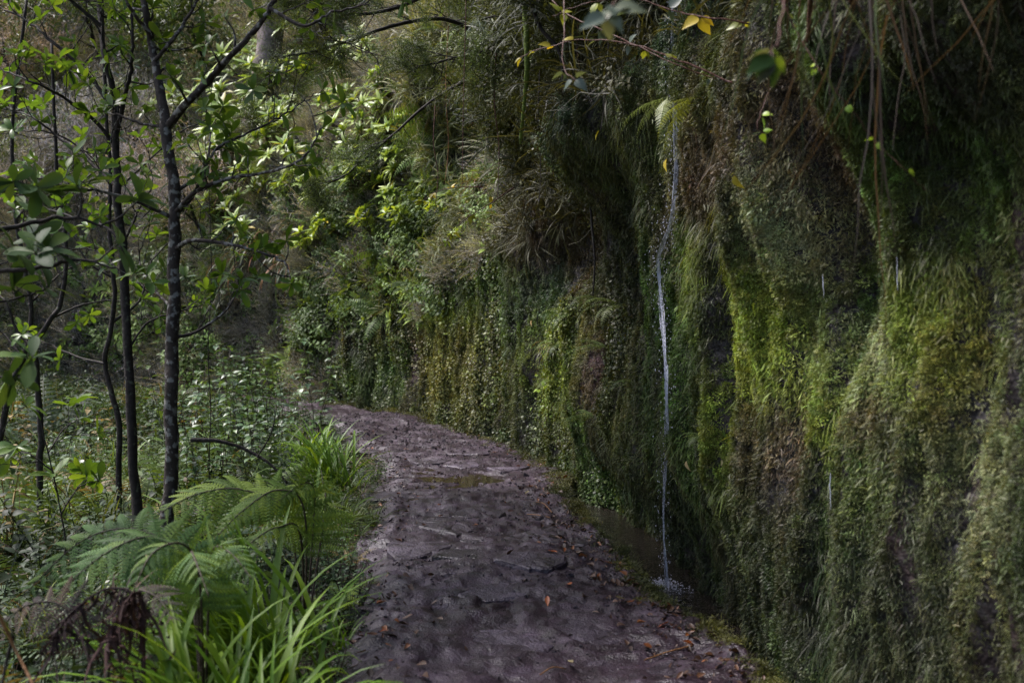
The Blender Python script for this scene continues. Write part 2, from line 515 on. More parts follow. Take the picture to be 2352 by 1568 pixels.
# ---- path: a mud sheet whose relief lets the slabs show through
def mud_h(s, t):
    y = np.interp(s, SARC, BASE[:, 1])
    h = fbm(s * 1.1, t * 1.1, 61, 4) * 0.035 + fbm(s * 5.5, t * 5.5, 62, 4) * 0.026
    rd = 1 - np.abs(fbm(s * 2.6 + .4 * fbm(s * 3, t * 3, 70, 2), t * 2.6, 69, 3)) * 2.2
    h = h + 0.022 * (sstep(.2, .95, rd) - .5) + 0.005 * (1 - np.abs(fbm(s * 14, t * 14, 71, 2)) * 3)
    h = h - 0.035 * np.exp(-((y - 10.6) / 0.75) ** 2) * sstep(0.5, 0.9, t) * sstep(1.85, 1.3, t)      # the puddle dip
    h = h - 0.022 * np.exp(-((y - 7.1) / 0.22) ** 2 - ((t - 1.15) / 0.35) ** 2)
    h = h - 0.02 * np.exp(-((y - 4.6) / 0.5) ** 2 - ((t - 0.9) / 0.4) ** 2)
    h = h + 0.05 * sstep(12, 20, y) * fbm(s * 0.8, t * 1.4, 66, 3)
    # ragged lips at both sides
    h = h + 0.03 * sstep(0.22, 0.0, t - T0(s)) * (0.5 + vn(s * 6, t * 6, 67))
    h = h - 0.07 * sstep(-0.28, 0.0, t - T1(s)) + 0.02 * fbm(s * 9, t * 9, 68, 2) * sstep(-0.4, -0.1, t - T1(s))
    return h

PATH_S0 = s_of_Y(0.0)
def path_pt(s, t, z):
    p = base_xy(s) + base_n(s) * np.asarray(t)[..., None]
    return np.concatenate([p, np.asarray(z)[..., None]], -1)

def build_path():
    s = [float(PATH_S0)]
    while s[-1] < 46:
        Y = max(3.5, float(np.interp(s[-1], SARC, BASE[:, 1])))
        s.append(s[-1] + np.clip(0.0045 * Y, 0.018, 0.2))
    s = np.array(s); nt_ = 110
    u = np.linspace(0, 1, nt_)
    S, U = np.meshgrid(s, u, indexing='ij')
    t = T0(S) + (T1(S) - T0(S)) * U
    P = path_pt(S, t, mud_h(S, t))
    lo0 = path_pt(s, T0(s) + 0.03, np.full(s.shape, -0.40)); hi1 = path_pt(s, T1(s) + 0.12, np.full(s.shape, -0.30))
    P = np.concatenate([lo0[:, None], P, hi1[:, None]], 1)
    mb = MB(); mb.add(P.reshape(-1, 3), grid_quads(len(s), nt_ + 2)[:, ::-1])
    return kind(mb.obj('path', M['mud']), 'structure')
PATH = build_path()

def clip_cell(c, pts):
    """voronoi cell of c among pts as a polygon"""
    poly = [c + np.array(q) for q in ((-.5, -.5), (.5, -.5), (.5, .5), (-.5, .5))]
    for p in pts:
        d = p - c
        if abs(d[0]) + abs(d[1]) < 1e-9 or d @ d > 1.2: continue
        m = c + d / 2; out = []
        for i in range(len(poly)):
            a, b = poly[i], poly[(i + 1) % len(poly)]
            da, db = (a - m) @ d, (b - m) @ d
            if da <= 0: out.append(a)
            if da * db < 0: out.append(a + (b - a) * da / (da - db))
        poly = out
        if len(poly) < 3: break
    return np.array(poly)

def build_stones():
    r = np.random.default_rng(12)
    s0, s1 = s_of_Y(2.6), s_of_Y(14.5)
    pts = []
    for i in np.arange(s0, s1, 0.52):
        for j in np.arange(0.25, 2.2, 0.42):
            pts.append((i + r.uniform(-.23, .23), j + r.uniform(-.2, .2)))
    pts = np.array(pts)
    k = 0
    for c in pts:
        t0, t1 = float(T0(c[0])), float(T1(c[0]))
        if c[1] < t0 + 0.13 or c[1] > t1 - 0.2 or r.random() < 0.3: continue
        near = pts[np.abs(pts - c).max(1) < 0.95]
        poly = clip_cell(c, near)
        if len(poly) < 4: continue
        poly = c + (poly - c) * r.uniform(0.84, 0.96)
        if (poly[:, 1] < t0 + 0.05).any(): poly[:, 1] = np.maximum(poly[:, 1], t0 + 0.05)
        # break up the straight sides
        P = []
        for a, b in zip(poly, np.roll(poly, -1, 0)):
            P.append(a * 0.86 + b * 0.14 + r.normal(0, .008, 2)); P.append(a * .5 + b * .5 + r.normal(0, 0.016, 2))
        P = np.array(P); n = len(P)
        h = float(mud_h(np.array(c[0]), np.array(c[1]))) + r.normal(0.0 if s_of_Y(8) > c[0] else -0.009, 0.008)
        tilt = r.normal(0, 0.014, 2)
        def hh(q, e): return h + (q - c) @ tilt + e
        ctr = P.mean(0)
        inner = ctr + (P - ctr) * 0.5
        ring = ctr + (P - ctr) * 0.93
        V = []
        for q in [ctr]: V.append((*q, hh(q, r.normal(0, .003))))
        for q in inner: V.append((*q, hh(q, r.normal(0, .0035))))
        for q in ring: V.append((*q, hh(q, r.normal(-.002, .003))))
        for q in P: V.append((*q, hh(q, -0.010 + r.normal(0, .004))))
        for q in P: V.append((*q, h - 0.09))
        V = np.array(V)
        W = path_pt(V[:, 0], V[:, 1], V[:, 2])
        T = [(0, 1 + (q + 1) % n, 1 + q) for q in range(n)]
        Q = []
        for ringi in range(3):
            a = 1 + ringi * n; b = a + n
            Q += [(a + q, a + (q + 1) % n, b + (q + 1) % n, b + q) for q in range(n)]
        mb = MB(); mb.add(W - W[0], Q, T)
        mb.obj('stone', M['stone'], PATH, smooth=False, loc=W[0]); k += 1
    return k
build_stones()

def flat_sheet(name, s, ta, tb, z, mat, nt_=6):
    U = np.linspace(0, 1, nt_)[None, :]
    t = ta[:, None] + (tb - ta)[:, None] * U
    S = np.repeat(s[:, None], nt_, 1)
    mb = MB(); mb.add(path_pt(S, t, np.full(S.shape, z)).reshape(-1, 3), grid_quads(len(s), nt_)[:, ::-1])
    return kind(mb.obj(name, mat), 'structure')
_s = np.linspace(s_of_Y(0.5), s_of_Y(10.6), 120)
flat_sheet('canal_water', _s, np.full(120, -0.35), np.full(120, 0.36), -0.17, M['water'])
_s = np.linspace(s_of_Y(9.0), s_of_Y(12.2), 40)
flat_sheet('puddle', _s, T0(_s) + 0.25, T1(_s) - 0.25, -0.016, M['puddle'])
_s = np.linspace(s_of_Y(6.75), s_of_Y(7.5), 20)
flat_sheet('puddle', _s, np.full(20, 0.75), np.full(20, 1.55), -0.026, M['puddle'])

# ------------------------------------------------------------------ scattering of what nobody could count
def proto_collection(name, meshes):
    c = bpy.data.collections.new(name)
    for i, me in enumerate(meshes):
        o = bpy.data.objects.new('%s_%02d' % (name, i), me); c.objects.link(o)
    return c

def scatter(name, pts, rot, scale, col, idx, coll, label, cat):
    me = bpy.data.meshes.new(name)
    n = len(pts)
    me.vertices.add(n); me.vertices.foreach_set('co', np.asarray(pts, np.float32).ravel())
    a = me.attributes.new('rot', 'FLOAT_VECTOR', 'POINT'); a.data.foreach_set('vector', np.asarray(rot, np.float32).ravel())
    a = me.attributes.new('scl', 'FLOAT_VECTOR', 'POINT')
    sc = np.asarray(scale, np.float32)
    if sc.ndim == 1: sc = np.repeat(sc[:, None], 3, 1)
    a.data.foreach_set('vector', sc.ravel())
    a = me.attributes.new('idx', 'INT', 'POINT'); a.data.foreach_set('value', np.asarray(idx, np.int32))
    a = me.attributes.new('col', 'FLOAT_COLOR', 'POINT'); a.data.foreach_set('color', np.concatenate([col, np.ones((n, 1))], 1).astype(np.float32).ravel())
    o = new_obj(name, me)
    ng = bpy.data.node_groups.new(name, 'GeometryNodeTree')
    ng.interface.new_socket('Geometry', in_out='INPUT', socket_type='NodeSocketGeometry')
    ng.interface.new_socket('Geometry', in_out='OUTPUT', socket_type='NodeSocketGeometry')
    gi = ng.nodes.new('NodeGroupInput'); go = ng.nodes.new('NodeGroupOutput')
    ip = ng.nodes.new('GeometryNodeInstanceOnPoints')
    ci = ng.nodes.new('GeometryNodeCollectionInfo'); ci.inputs['Collection'].default_value = coll
    ci.inputs['Separate Children'].default_value = True; ci.inputs['Reset Children'].default_value = True
    def na(t, nm):
        q = ng.nodes.new('GeometryNodeInputNamedAttribute'); q.data_type = t; q.inputs[0].default_value = nm
        return q.outputs[0]
    L = ng.links.new
    L(gi.outputs[0], ip.inputs['Points']); L(ci.outputs[0], ip.inputs['Instance'])
    ip.inputs['Pick Instance'].default_value = True
    L(na('INT', 'idx'), ip.inputs['Instance Index'])
    L(na('FLOAT_VECTOR', 'rot'), ip.inputs['Rotation'])
    L(na('FLOAT_VECTOR', 'scl'), ip.inputs['Scale'])
    L(ip.outputs[0], go.inputs[0])
    md = o.modifiers.new('scatter', 'NODES'); md.node_group = ng
    kind(o, 'stuff'); tag(o, label, cat)
    return o

# ---- moss tufts: local x along the wall, y up, z out of the wall
def strand(mb, r, p0, d, L, w, droop, n=4, shade=1.0, leaflets=0):
    P = [np.array(p0, float)]; d = nrm(d)
    for i in range(n):
        d = nrm(d + np.array((r.normal(0, .15), -droop / n, r.normal(0, .1))))
        P.append(P[-1] + d * L / n)
    P = np.array(P)
    side = nrm(np.cross(d, (r.normal(0, .5), r.normal(0, .3), 1)))
    u = np.linspace(0, 1, n + 1)
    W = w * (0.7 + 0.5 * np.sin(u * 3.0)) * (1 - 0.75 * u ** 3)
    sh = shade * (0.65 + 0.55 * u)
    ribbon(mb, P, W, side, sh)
    if leaflets:
        for k in range(leaflets):
            f = (k + 0.5) / leaflets; i = min(n - 1, int(f * n)); q = P[i] + (P[i + 1] - P[i]) * (f * n - i)
            for sg in (-1, 1):
                dd = nrm(side * sg + nrm(P[i + 1] - P[i]) * 0.6 + r.normal(0, .2, 3))
                l = max(w * 2.6, .0045) * (1 - 0.5 * f)
                nn = nrm(np.cross(dd, r.normal(0, 1, 3)))
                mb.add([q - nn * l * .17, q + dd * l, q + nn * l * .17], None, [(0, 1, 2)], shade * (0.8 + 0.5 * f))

def tuft(seed, n, L, w, spread, droop, outz, leaflets=0, segs=4):
    r = np.random.default_rng(seed); mb = MB()
    for i in range(n):
        p = np.array((r.normal(0, spread), r.normal(0, spread), r.uniform(-0.01, 0.004)))
        d = np.array((r.normal(0, .9), r.normal(-0.3, .7), outz * r.uniform(.2, 1.4)))
        strand(mb, r, p, d, L * r.uniform(.55, 1.35), w * r.uniform(.7, 1.3), droop * r.uniform(.6, 1.4), segs, r.uniform(.6, 1.35), leaflets)
    return mb.mesh('moss_tuft', M['moss'])

def trail(seed, n, L, w, spread):
    """a bunch of trailing strands that hang straight down"""
    r = np.random.default_rng(seed); mb = MB()
    for i in range(n):
        p = np.array((r.normal(0, spread), r.normal(0, spread), r.uniform(-.01, .02)))
        strand(mb, r, p, (r.normal(0, .25), -.4, .6), L * r.uniform(.4, 1.3), w * r.uniform(.6, 1.3), 3.0, 6, r.uniform(.6, 1.3), 12)
    return mb.mesh('moss_trail', M['moss'])

def leaflet_patch(seed, n, spread, size):
    r = np.random.default_rng(seed); mb = MB()
    for i in range(n):
        p = np.array((r.normal(0, spread), r.normal(0, spread), r.uniform(0, .03)))
        z = nrm((r.normal(0, .5), r.normal(.35, .5), 1)); x = nrm(np.cross(z, r.normal(0, 1, 3))); y = np.cross(z, x)
        l = size * r.uniform(.6, 1.3); wdt = l * .42
        u = np.array((0, .35, .7, 1.0)); W = np.array((.12, 1, .75, .05)) * wdt
        ribbon(mb, p + x * (u * l)[:, None] - z * (u ** 2 * l * .35)[:, None], W, y, r.uniform(.65, 1.35))
    return mb.mesh('leaflet_patch', M['moss'])

def cushion(seed):
    r = np.random.default_rng(seed); mb = MB()
    for i in range(80):
        d = nrm((r.normal(0, 1), r.normal(0, 1), abs(r.normal(0, .9)) + .1)); p = d * np.array((.026, .026, .016)) * r.uniform(.75, 1.05)
        strand(mb, r, p, nrm(d + r.normal(0, .35, 3)), .010 * r.uniform(.6, 1.4), .0013, .4, 2, r.uniform(.6, 1.35), 3)
    return mb.mesh('moss_cushion', M['moss'])

MOSS = proto_collection('moss_protos',
    [tuft(i, 44, 0.017, 0.0012, 0.019, 0.9, 0.8, 5, 3) for i in range(4)] +            # 0-3 feathery
    [tuft(10 + i, 30, 0.026, 0.0014, 0.021, 1.1, 0.9, 7) for i in range(4)] +       # 4-7 drooping
    [trail(20 + i, 10, 0.085, 0.0010, 0.020) for i in range(4)] +                    # 8-11 trailing
    [leaflet_patch(30 + i, 24, 0.032, 0.015) for i in range(3)] +
    [cushion(40 + i) for i in range(3)])                                             # 15-17 cushions                    # 12-14 little leaves

PAL = {'olive': (0.075, 0.090, 0.022), 'green': (0.062, 0.115, 0.018), 'gold': (0.17, 0.17, 0.030), 'lime': (0.21, 0.28, 0.035),
       'pale': (0.25, 0.28, 0.14), 'brown': (0.085, 0.058, 0.030), 'dark': (0.030, 0.038, 0.016), 'blue': (0.035, 0.075, 0.042), 'straw': (0.20, 0.17, 0.075)}
PAL = {k: np.array(v) for k, v in PAL.items()}
# patches of one moss colour, dark ones mostly in hollows and low down: photo centre, half size, colour, weight, density
PATCH = [
    (1760, 480, 95, 140, 'pale', .95, 1.8), (1600, 640, 60, 110, 'lime', .6, 1.6), (1585, 760, 45, 100, 'green', .6, 1), (1720, 780, 80, 150, 'lime', .9, 1.6),
    (1690, 960, 25, 150, 'lime', .6, 1), (1930, 900, 80, 120, 'lime', .95, 1.7), (2010, 800, 60, 130, 'pale', .7, 1.6), (2130, 740, 70, 170, 'lime', .95, 1.7),
    (2230, 780, 100, 180, 'gold', .85, 1.7), (2150, 900, 60, 120, 'gold', .6, 1), (2180, 1200, 70, 250, 'olive', .7, 1.1), (2290, 1050, 80, 200, 'pale', .5, 1),
    (1840, 1030, 45, 110, 'brown', .8, .9), (1990, 960, 60, 60, 'brown', .7, .8), (1920, 560, 60, 120, 'straw', .35, 1), (2060, 520, 90, 120, 'olive', .65, 1),
    (1900, 300, 120, 150, 'brown', .7, .9), (2280, 330, 60, 70, 'green', .8, 1), (2150, 160, 160, 160, 'dark', .9, .8), (1640, 350, 120, 80, 'brown', .75, .8),
    (1600, 450, 60, 50, 'brown', .7, .8), (1350, 300, 120, 120, 'olive', .6, 1.2), (1290, 240, 60, 60, 'blue', .8, 1.2), (1450, 330, 60, 90, 'olive', .6, 1.1),
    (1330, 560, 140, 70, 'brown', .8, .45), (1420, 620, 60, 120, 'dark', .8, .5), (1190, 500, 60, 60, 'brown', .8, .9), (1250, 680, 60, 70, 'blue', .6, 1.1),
    (1010, 730, 40, 35, 'lime', .95, 1.4), (1030, 850, 70, 110, 'gold', .75, 1.4), (1060, 660, 50, 60, 'green', .7, 1.1), (1140, 640, 50, 80, 'green', .7, 1.1),
    (1130, 830, 40, 130, 'olive', .6, 1), (1230, 770, 40, 60, 'green', .6, 1), (1280, 850, 45, 120, 'lime', .5, 1), (1440, 1000, 90, 140, 'olive', .6, 1.1),
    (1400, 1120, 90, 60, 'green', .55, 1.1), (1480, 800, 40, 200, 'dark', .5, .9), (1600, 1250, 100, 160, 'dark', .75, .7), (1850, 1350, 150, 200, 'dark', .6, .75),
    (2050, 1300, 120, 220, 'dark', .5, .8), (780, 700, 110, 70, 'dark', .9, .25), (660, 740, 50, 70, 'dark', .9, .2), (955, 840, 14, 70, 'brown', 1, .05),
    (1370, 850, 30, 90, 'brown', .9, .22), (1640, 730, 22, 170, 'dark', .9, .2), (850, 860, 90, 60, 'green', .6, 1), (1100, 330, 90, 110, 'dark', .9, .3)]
PATCHW = []
for px, py, rx, ry, c, w, dn in PATCH:
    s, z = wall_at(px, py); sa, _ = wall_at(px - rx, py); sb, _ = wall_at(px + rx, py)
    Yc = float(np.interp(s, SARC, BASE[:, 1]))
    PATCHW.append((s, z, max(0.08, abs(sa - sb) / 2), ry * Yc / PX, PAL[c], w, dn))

def moss_color(s, z, r):
    n = len(s)
    a = fbm(s * 1.3, z * 0.55, 101, 4); b = fbm(s * 4.0, z * 0.9, 102, 3); c = fbm(s * 0.8, z * 0.8, 103, 3)
    col = PAL['olive'][None] * np.ones((n, 1))
    def mixin(f, k):
        nonlocal col
        f = np.clip(f, 0, 1)[:, None]; col = col * (1 - f) + PAL[k][None] * f
    mixin(sstep(.05, .45, a), 'green'); mixin(sstep(.1, .5, -a) * .5, 'gold'); mixin(sstep(.15, .5, b) * .7, 'brown'); mixin(sstep(.1, .45, -b) * .8, 'dark')
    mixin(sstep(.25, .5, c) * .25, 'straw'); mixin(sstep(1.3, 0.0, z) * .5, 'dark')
    dens = 0.2 + 1.1 * sstep(-.68, -.2, fbm(s * 6.5 + .5 * fbm(z * 1.5, s, 115, 2), z * 0.55, 111, 3) + .5 * fbm(s * 17, z * 2.2, 112, 2) + .25 * fbm(s * 1.2, z * 1.2, 113, 2))
    seep = sstep(.08, .30, fbm(s * 4.2 + .35 * fbm(s, z * .8, 119, 2), z * .10, 118, 3)); dens = dens * (1 - .45 * seep); mixin(seep * .6, 'dark')
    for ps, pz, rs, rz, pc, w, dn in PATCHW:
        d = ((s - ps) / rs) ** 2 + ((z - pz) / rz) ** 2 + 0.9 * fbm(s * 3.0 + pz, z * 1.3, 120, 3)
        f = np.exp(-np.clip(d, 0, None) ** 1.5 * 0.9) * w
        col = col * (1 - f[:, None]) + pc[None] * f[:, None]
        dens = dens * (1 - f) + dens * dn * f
    col = col * .95 * np.exp(r.normal(0, .36, (n, 1))) * (1 + r.normal(0, .07, (n, 3)))
    return np.clip(col, .004, .5), dens

def wall_frames(s, z, r, tilt=0.25, roll=0.5):
    nn = wall_nrm(s, z)
    nn = nrm(nn + r.normal(0, tilt, nn.shape))
    up = nrm(np.stack([r.normal(0, roll * .4, len(s)), r.normal(0, roll * .4, len(s)), np.ones(len(s))], -1))
    x = nrm(np.cross(up, nn)); y = np.cross(nn, x)
    return euler_from(np.stack([x, y, nn], -1))

def build_moss():
    r = np.random.default_rng(5)
    S = []; Z = []
    for (ya, yb, zb, dens) in [(1.6, 3.2, 2.9, 4200), (3.2, 5, 3.3, 3400), (5, 7, 4.0, 2300), (7, 9.5, 4.6, 1500), (9.5, 12, 5.4, 1000), (12, 16, 5.5, 700), (16, 22, 3.6, 420), (22, 27, 3.2, 240)]:
        sa, sb = s_of_Y(ya), s_of_Y(yb)
        n = int((sb - sa) * (zb + 0.35) * dens)
        S.append(r.uniform(sa, sb, n)); Z.append(r.uniform(-0.35, zb, n))
    s = np.concatenate(S); z = np.concatenate(Z)
    Y = np.interp(s, SARC, BASE[:, 1])
    z = np.where((Y > 10.2) & (z < -0.05), -0.05 + r.uniform(0, .1, len(z)), z)
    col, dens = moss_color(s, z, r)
    keep = r.random(len(s)) < np.clip(dens, 0, 1.15) / 1.15
    s, z, col, Y = s[keep], z[keep], col[keep], Y[keep]
    n = len(s)
    kindn = fbm(s * 1.1, z * 0.9, 131, 3) + r.normal(0, .18, n)
    idx = np.where(kindn > 0.05, r.integers(4, 8, n), r.integers(0, 4, n))
    tr = fbm(s * 2.2, z * 1.1, 133, 3) + r.normal(0, .25, n)
    cu = fbm(s * 2.6, z * 2.6, 137, 3) + r.normal(0, .2, n)
    idx = np.where(cu > .02, r.integers(15, 18, n), idx)
    idx = np.where((tr > 0.62), r.integers(8, 12, n), idx)
    lf = fbm(s * 1.5, z * 1.5, 135, 3) - 0.55 * sstep(9, 6, Y) + 0.2 * sstep(11, 17, Y) + 0.12 * sstep(.5, 0, z) + r.normal(0, .15, n)
    idx = np.where(lf > 0.36, r.integers(12, 15, n), idx)
    sc = np.interp(Y, [2, 4, 8, 14, 22], [0.85, 1.0, 1.35, 1.9, 2.6]) * np.exp(r.normal(0, .22, n))
    P = wall_pt(s, z, 0.0)
    R = wall_frames(s, z, r)
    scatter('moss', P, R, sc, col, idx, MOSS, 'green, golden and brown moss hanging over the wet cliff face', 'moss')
    # moss and little plants along the kerb of the canal and the foot of the wall
    S = r.uniform(s_of_Y(2.8), s_of_Y(24), 9000); Yk = np.interp(S, SARC, BASE[:, 1])
    t = T0(S) + np.abs(r.normal(0.0, 0.05 + 0.10 * sstep(8.8, 10.5, Yk), len(S))) - 0.02
    keep = (fbm(S * 2.5, S * 0 + .5, 140, 3) + 0.35 + .5 * sstep(9.3, 10.5, Yk) > r.uniform(0, .75, len(S)))
    S, t, Yk = S[keep], t[keep], Yk[keep]
    P = path_pt(S, t, mud_h(S, t))
    n = len(S)
    x = nrm(np.stack([r.normal(0, 1, n), r.normal(0, 1, n), r.normal(0, .2, n)], -1)); zz = nrm(np.stack([r.normal(0, .3, n), r.normal(0, .3, n), np.ones(n)], -1))
    y = nrm(np.cross(zz, x)); x = np.cross(y, zz)
    R = euler_from(np.stack([x, y, zz], -1))
    g = sstep(-.3, .4, fbm(S * 2, t * 5, 141, 3))[:, None]
    col = (PAL['gold'] * .5 * g + PAL['olive'] * .55 * (1 - g)) * np.exp(r.normal(0, .3, (n, 1)))
    scatter('kerb_moss', P, R, np.interp(Yk, [3, 8, 20], [.8, 1.0, 1.9]) * np.exp(r.normal(0, .25, n)), col, r.choice([0, 1, 2, 3], n), MOSS, 'low golden green moss fringing the stone kerb and wall foot', 'moss')
build_moss()

# ------------------------------------------------------------------ plant building blocks
M['leaf'] = leaf_material('evergreen_leaf', (0.085, 0.165, 0.025), rough=0.4, spec=0.4, trans=0.45)
M['near_leaf'] = leaf_material('glossy_leaf', (0.05, 0.10, 0.028), rough=0.5, spec=0.2, trans=0.3)
M['herb'] = leaf_material('herb_leaf', (0.055, 0.11, 0.035), rough=0.4, spec=0.5, trans=0.25)
M['rosette'] = leaf_material('rosette_leaf', (0.20, 0.31, 0.05), rough=0.42, spec=0.45, trans=0.35)  # leaf colour brightened to stand in for light falling through a gap
M['fern'] = leaf_material('fern_green', (0.13, 0.215, 0.04), rough=0.6, spec=0.2, trans=0.3)
M['wall_fern'] = leaf_material('wall_fern_green', (0.11, 0.17, 0.05), rough=0.42, spec=0.45, trans=0.3)
M['dead'] = leaf_material('dead_fern_brown', (0.027, 0.018, 0.019), rough=0.8, spec=0.15, trans=0.1)
M['grey_dead'] = leaf_material('withered_fern_grey', (0.075, 0.062, 0.055), rough=0.8, spec=0.2, trans=0.1)
M['grass'] = leaf_material('grass_green', (0.10, 0.20, 0.018), rough=0.45, spec=0.35, trans=0.4)
M['grass_dull'] = leaf_material('grass_dull', (0.075, 0.11, 0.03), rough=0.45, spec=0.4, trans=0.3)
M['grass_dry'] = leaf_material('grass_dry', (0.17, 0.085, 0.035), rough=0.6, spec=0.25, trans=0.25)
M['yellow'] = leaf_material('yellow_leaf', (0.34, 0.30, 0.03), rough=0.45, spec=0.4, trans=0.35)
M['orange'] = leaf_material('fallen_leaf', (0.17, 0.055, 0.016), rough=0.4, spec=0.5, trans=0.1, var=0.5)
M['heath'] = leaf_material('heath_twigs', (0.34, 0.32, 0.33), rough=0.7, spec=0.2, trans=0.15, var=0.2)  # grey twigs, lightened in the colour to stand in for haze
M['heath_green'] = leaf_material('heath_green', (0.17, 0.20, 0.10), rough=0.6, spec=0.25, trans=0.2, var=0.25)
M['beard'] = leaf_material('beard_lichen', (0.30, 0.36, 0.30), rough=0.7, spec=0.2, trans=0.3)
M['bark'] = bark_material('lichen_bark', (0.016, 0.012, 0.010), (0.042, 0.032, 0.026), (0.16, 0.155, 0.14), 26, 0.8, 0.56)
M['bark_dark'] = bark_material('dark_bark', (0.010, 0.008, 0.007), (0.03, 0.023, 0.019), (0.07, 0.075, 0.05), 30, 0.8, 0.64)
M['bark_pink'] = bark_material('pale_bark', (0.09, 0.07, 0.068), (0.22, 0.18, 0.17), (0.07, 0.08, 0.045), 9, 0.8, 0.60)
M['bark_moss'] = bark_material('mossy_bark', (0.05, 0.085, 0.015), (0.15, 0.20, 0.03), None, 60, 0.8)
M['stem'] = bark_material('herb_stem', (0.03, 0.02, 0.015), (0.06, 0.045, 0.028), None, 40, 0.6)
M['cane'] = bark_material('bramble_cane', (0.05, 0.02, 0.015), (0.11, 0.045, 0.03), None, 40, 0.55)
M['straw_stem'] = bark_material('dry_stalk', (0.14, 0.065, 0.025), (0.26, 0.13, 0.05), None, 40, 0.5)

LEAFP = {'obovate': ((0, .08, .22, .42, .62, .8, .93, 1.0), (.03, .05, .10, .17, .205, .18, .10, .01)),
         'lance': ((0, .1, .25, .45, .65, .82, 1.0), (.03, .06, .11, .135, .115, .07, .005)),
         'ovate': ((0, .06, .18, .38, .6, .8, 1.0), (.02, .16, .29, .31, .22, .11, .005)),
         'round': ((0, .06, .2, .4, .65, .88, 1.0), (.02, .2, .36, .44, .40, .24, .02))}
def leaf_into(mb, shape, p, x, z, L, curl=0.15, fold=0.25, shade=1.0, coarse=False):
    u, w = LEAFP[shape]; u = np.array(u); w = np.array(w)
    if coarse: u = u[[0, 2, 4, -1]]; w = w[[0, 2, 4, -1]]
    x = nrm(x); y = nrm(np.cross(z, x)); z = np.cross(x, y)
    P = np.asarray(p) + x * (u * L)[:, None] - z * (curl * L * u ** 2)[:, None]
    up = z[None] + x[None] * (2 * curl * u)[:, None]
    if coarse: ribbon(mb, P, w * L, y, shade)
    else: ribbon(mb, P, w * L, y, shade * np.linspace(.85, 1.12, len(u)), fold, nrm(up))

def leaf_mesh(name, shape, mat, seed, curl=0.15, fold=0.25):
    mb = MB(); leaf_into(mb, shape, (0, 0, 0), (1, 0, 0), (0, 0, 1), 1.0, curl, fold)
    return mb.mesh(name, mat)

def place(name, me, parent, p, x, z, L, org=(0, 0, 0)):
    o = bpy.data.objects.new(name, me); COL.objects.link(o); o.parent = parent
    o.location = tuple(float(c) for c in (np.asarray(p) - np.asarray(org)))
    o.rotation_euler = tuple(float(c) for c in euler_from(axes(x, z)))
    o.scale = (L, L, L)
    return o

def wander(p0, d0, L, n, r, wig=0.25, up=0.15):
    P = [np.asarray(p0, float)]; d = nrm(d0)
    for i in range(n):
        d = nrm(d + r.normal(0, wig, 3) * (1, 1, .7) + np.array((0, 0, up)) / n * 2)
        P.append(P[-1] + d * L / n)
    return np.array(P)

def whorl(r, tip, d, n, L, flat=0.5):
    """leaves round a twig tip: list of (p, x axis, z axis, length)"""
    d = nrm(d); a0 = r.uniform(0, 6.28)
    u = nrm(np.cross(d, (0.3, 0.2, 1))); v = np.cross(d, u); out = []
    for i in range(n):
        a = a0 + i * 2.4 + r.normal(0, .2)
        rad = u * math.cos(a) + v * math.sin(a)
        x = nrm(rad + d * r.uniform(.05, .8) + np.array((0, 0, r.normal(.0, .25))))
        z = nrm(d + np.array((0, 0, flat)) - rad * .3 + r.normal(0, .25, 3))
        out.append((tip - d * r.uniform(0, .03), x, z, L * r.uniform(.65, 1.2)))
    return out

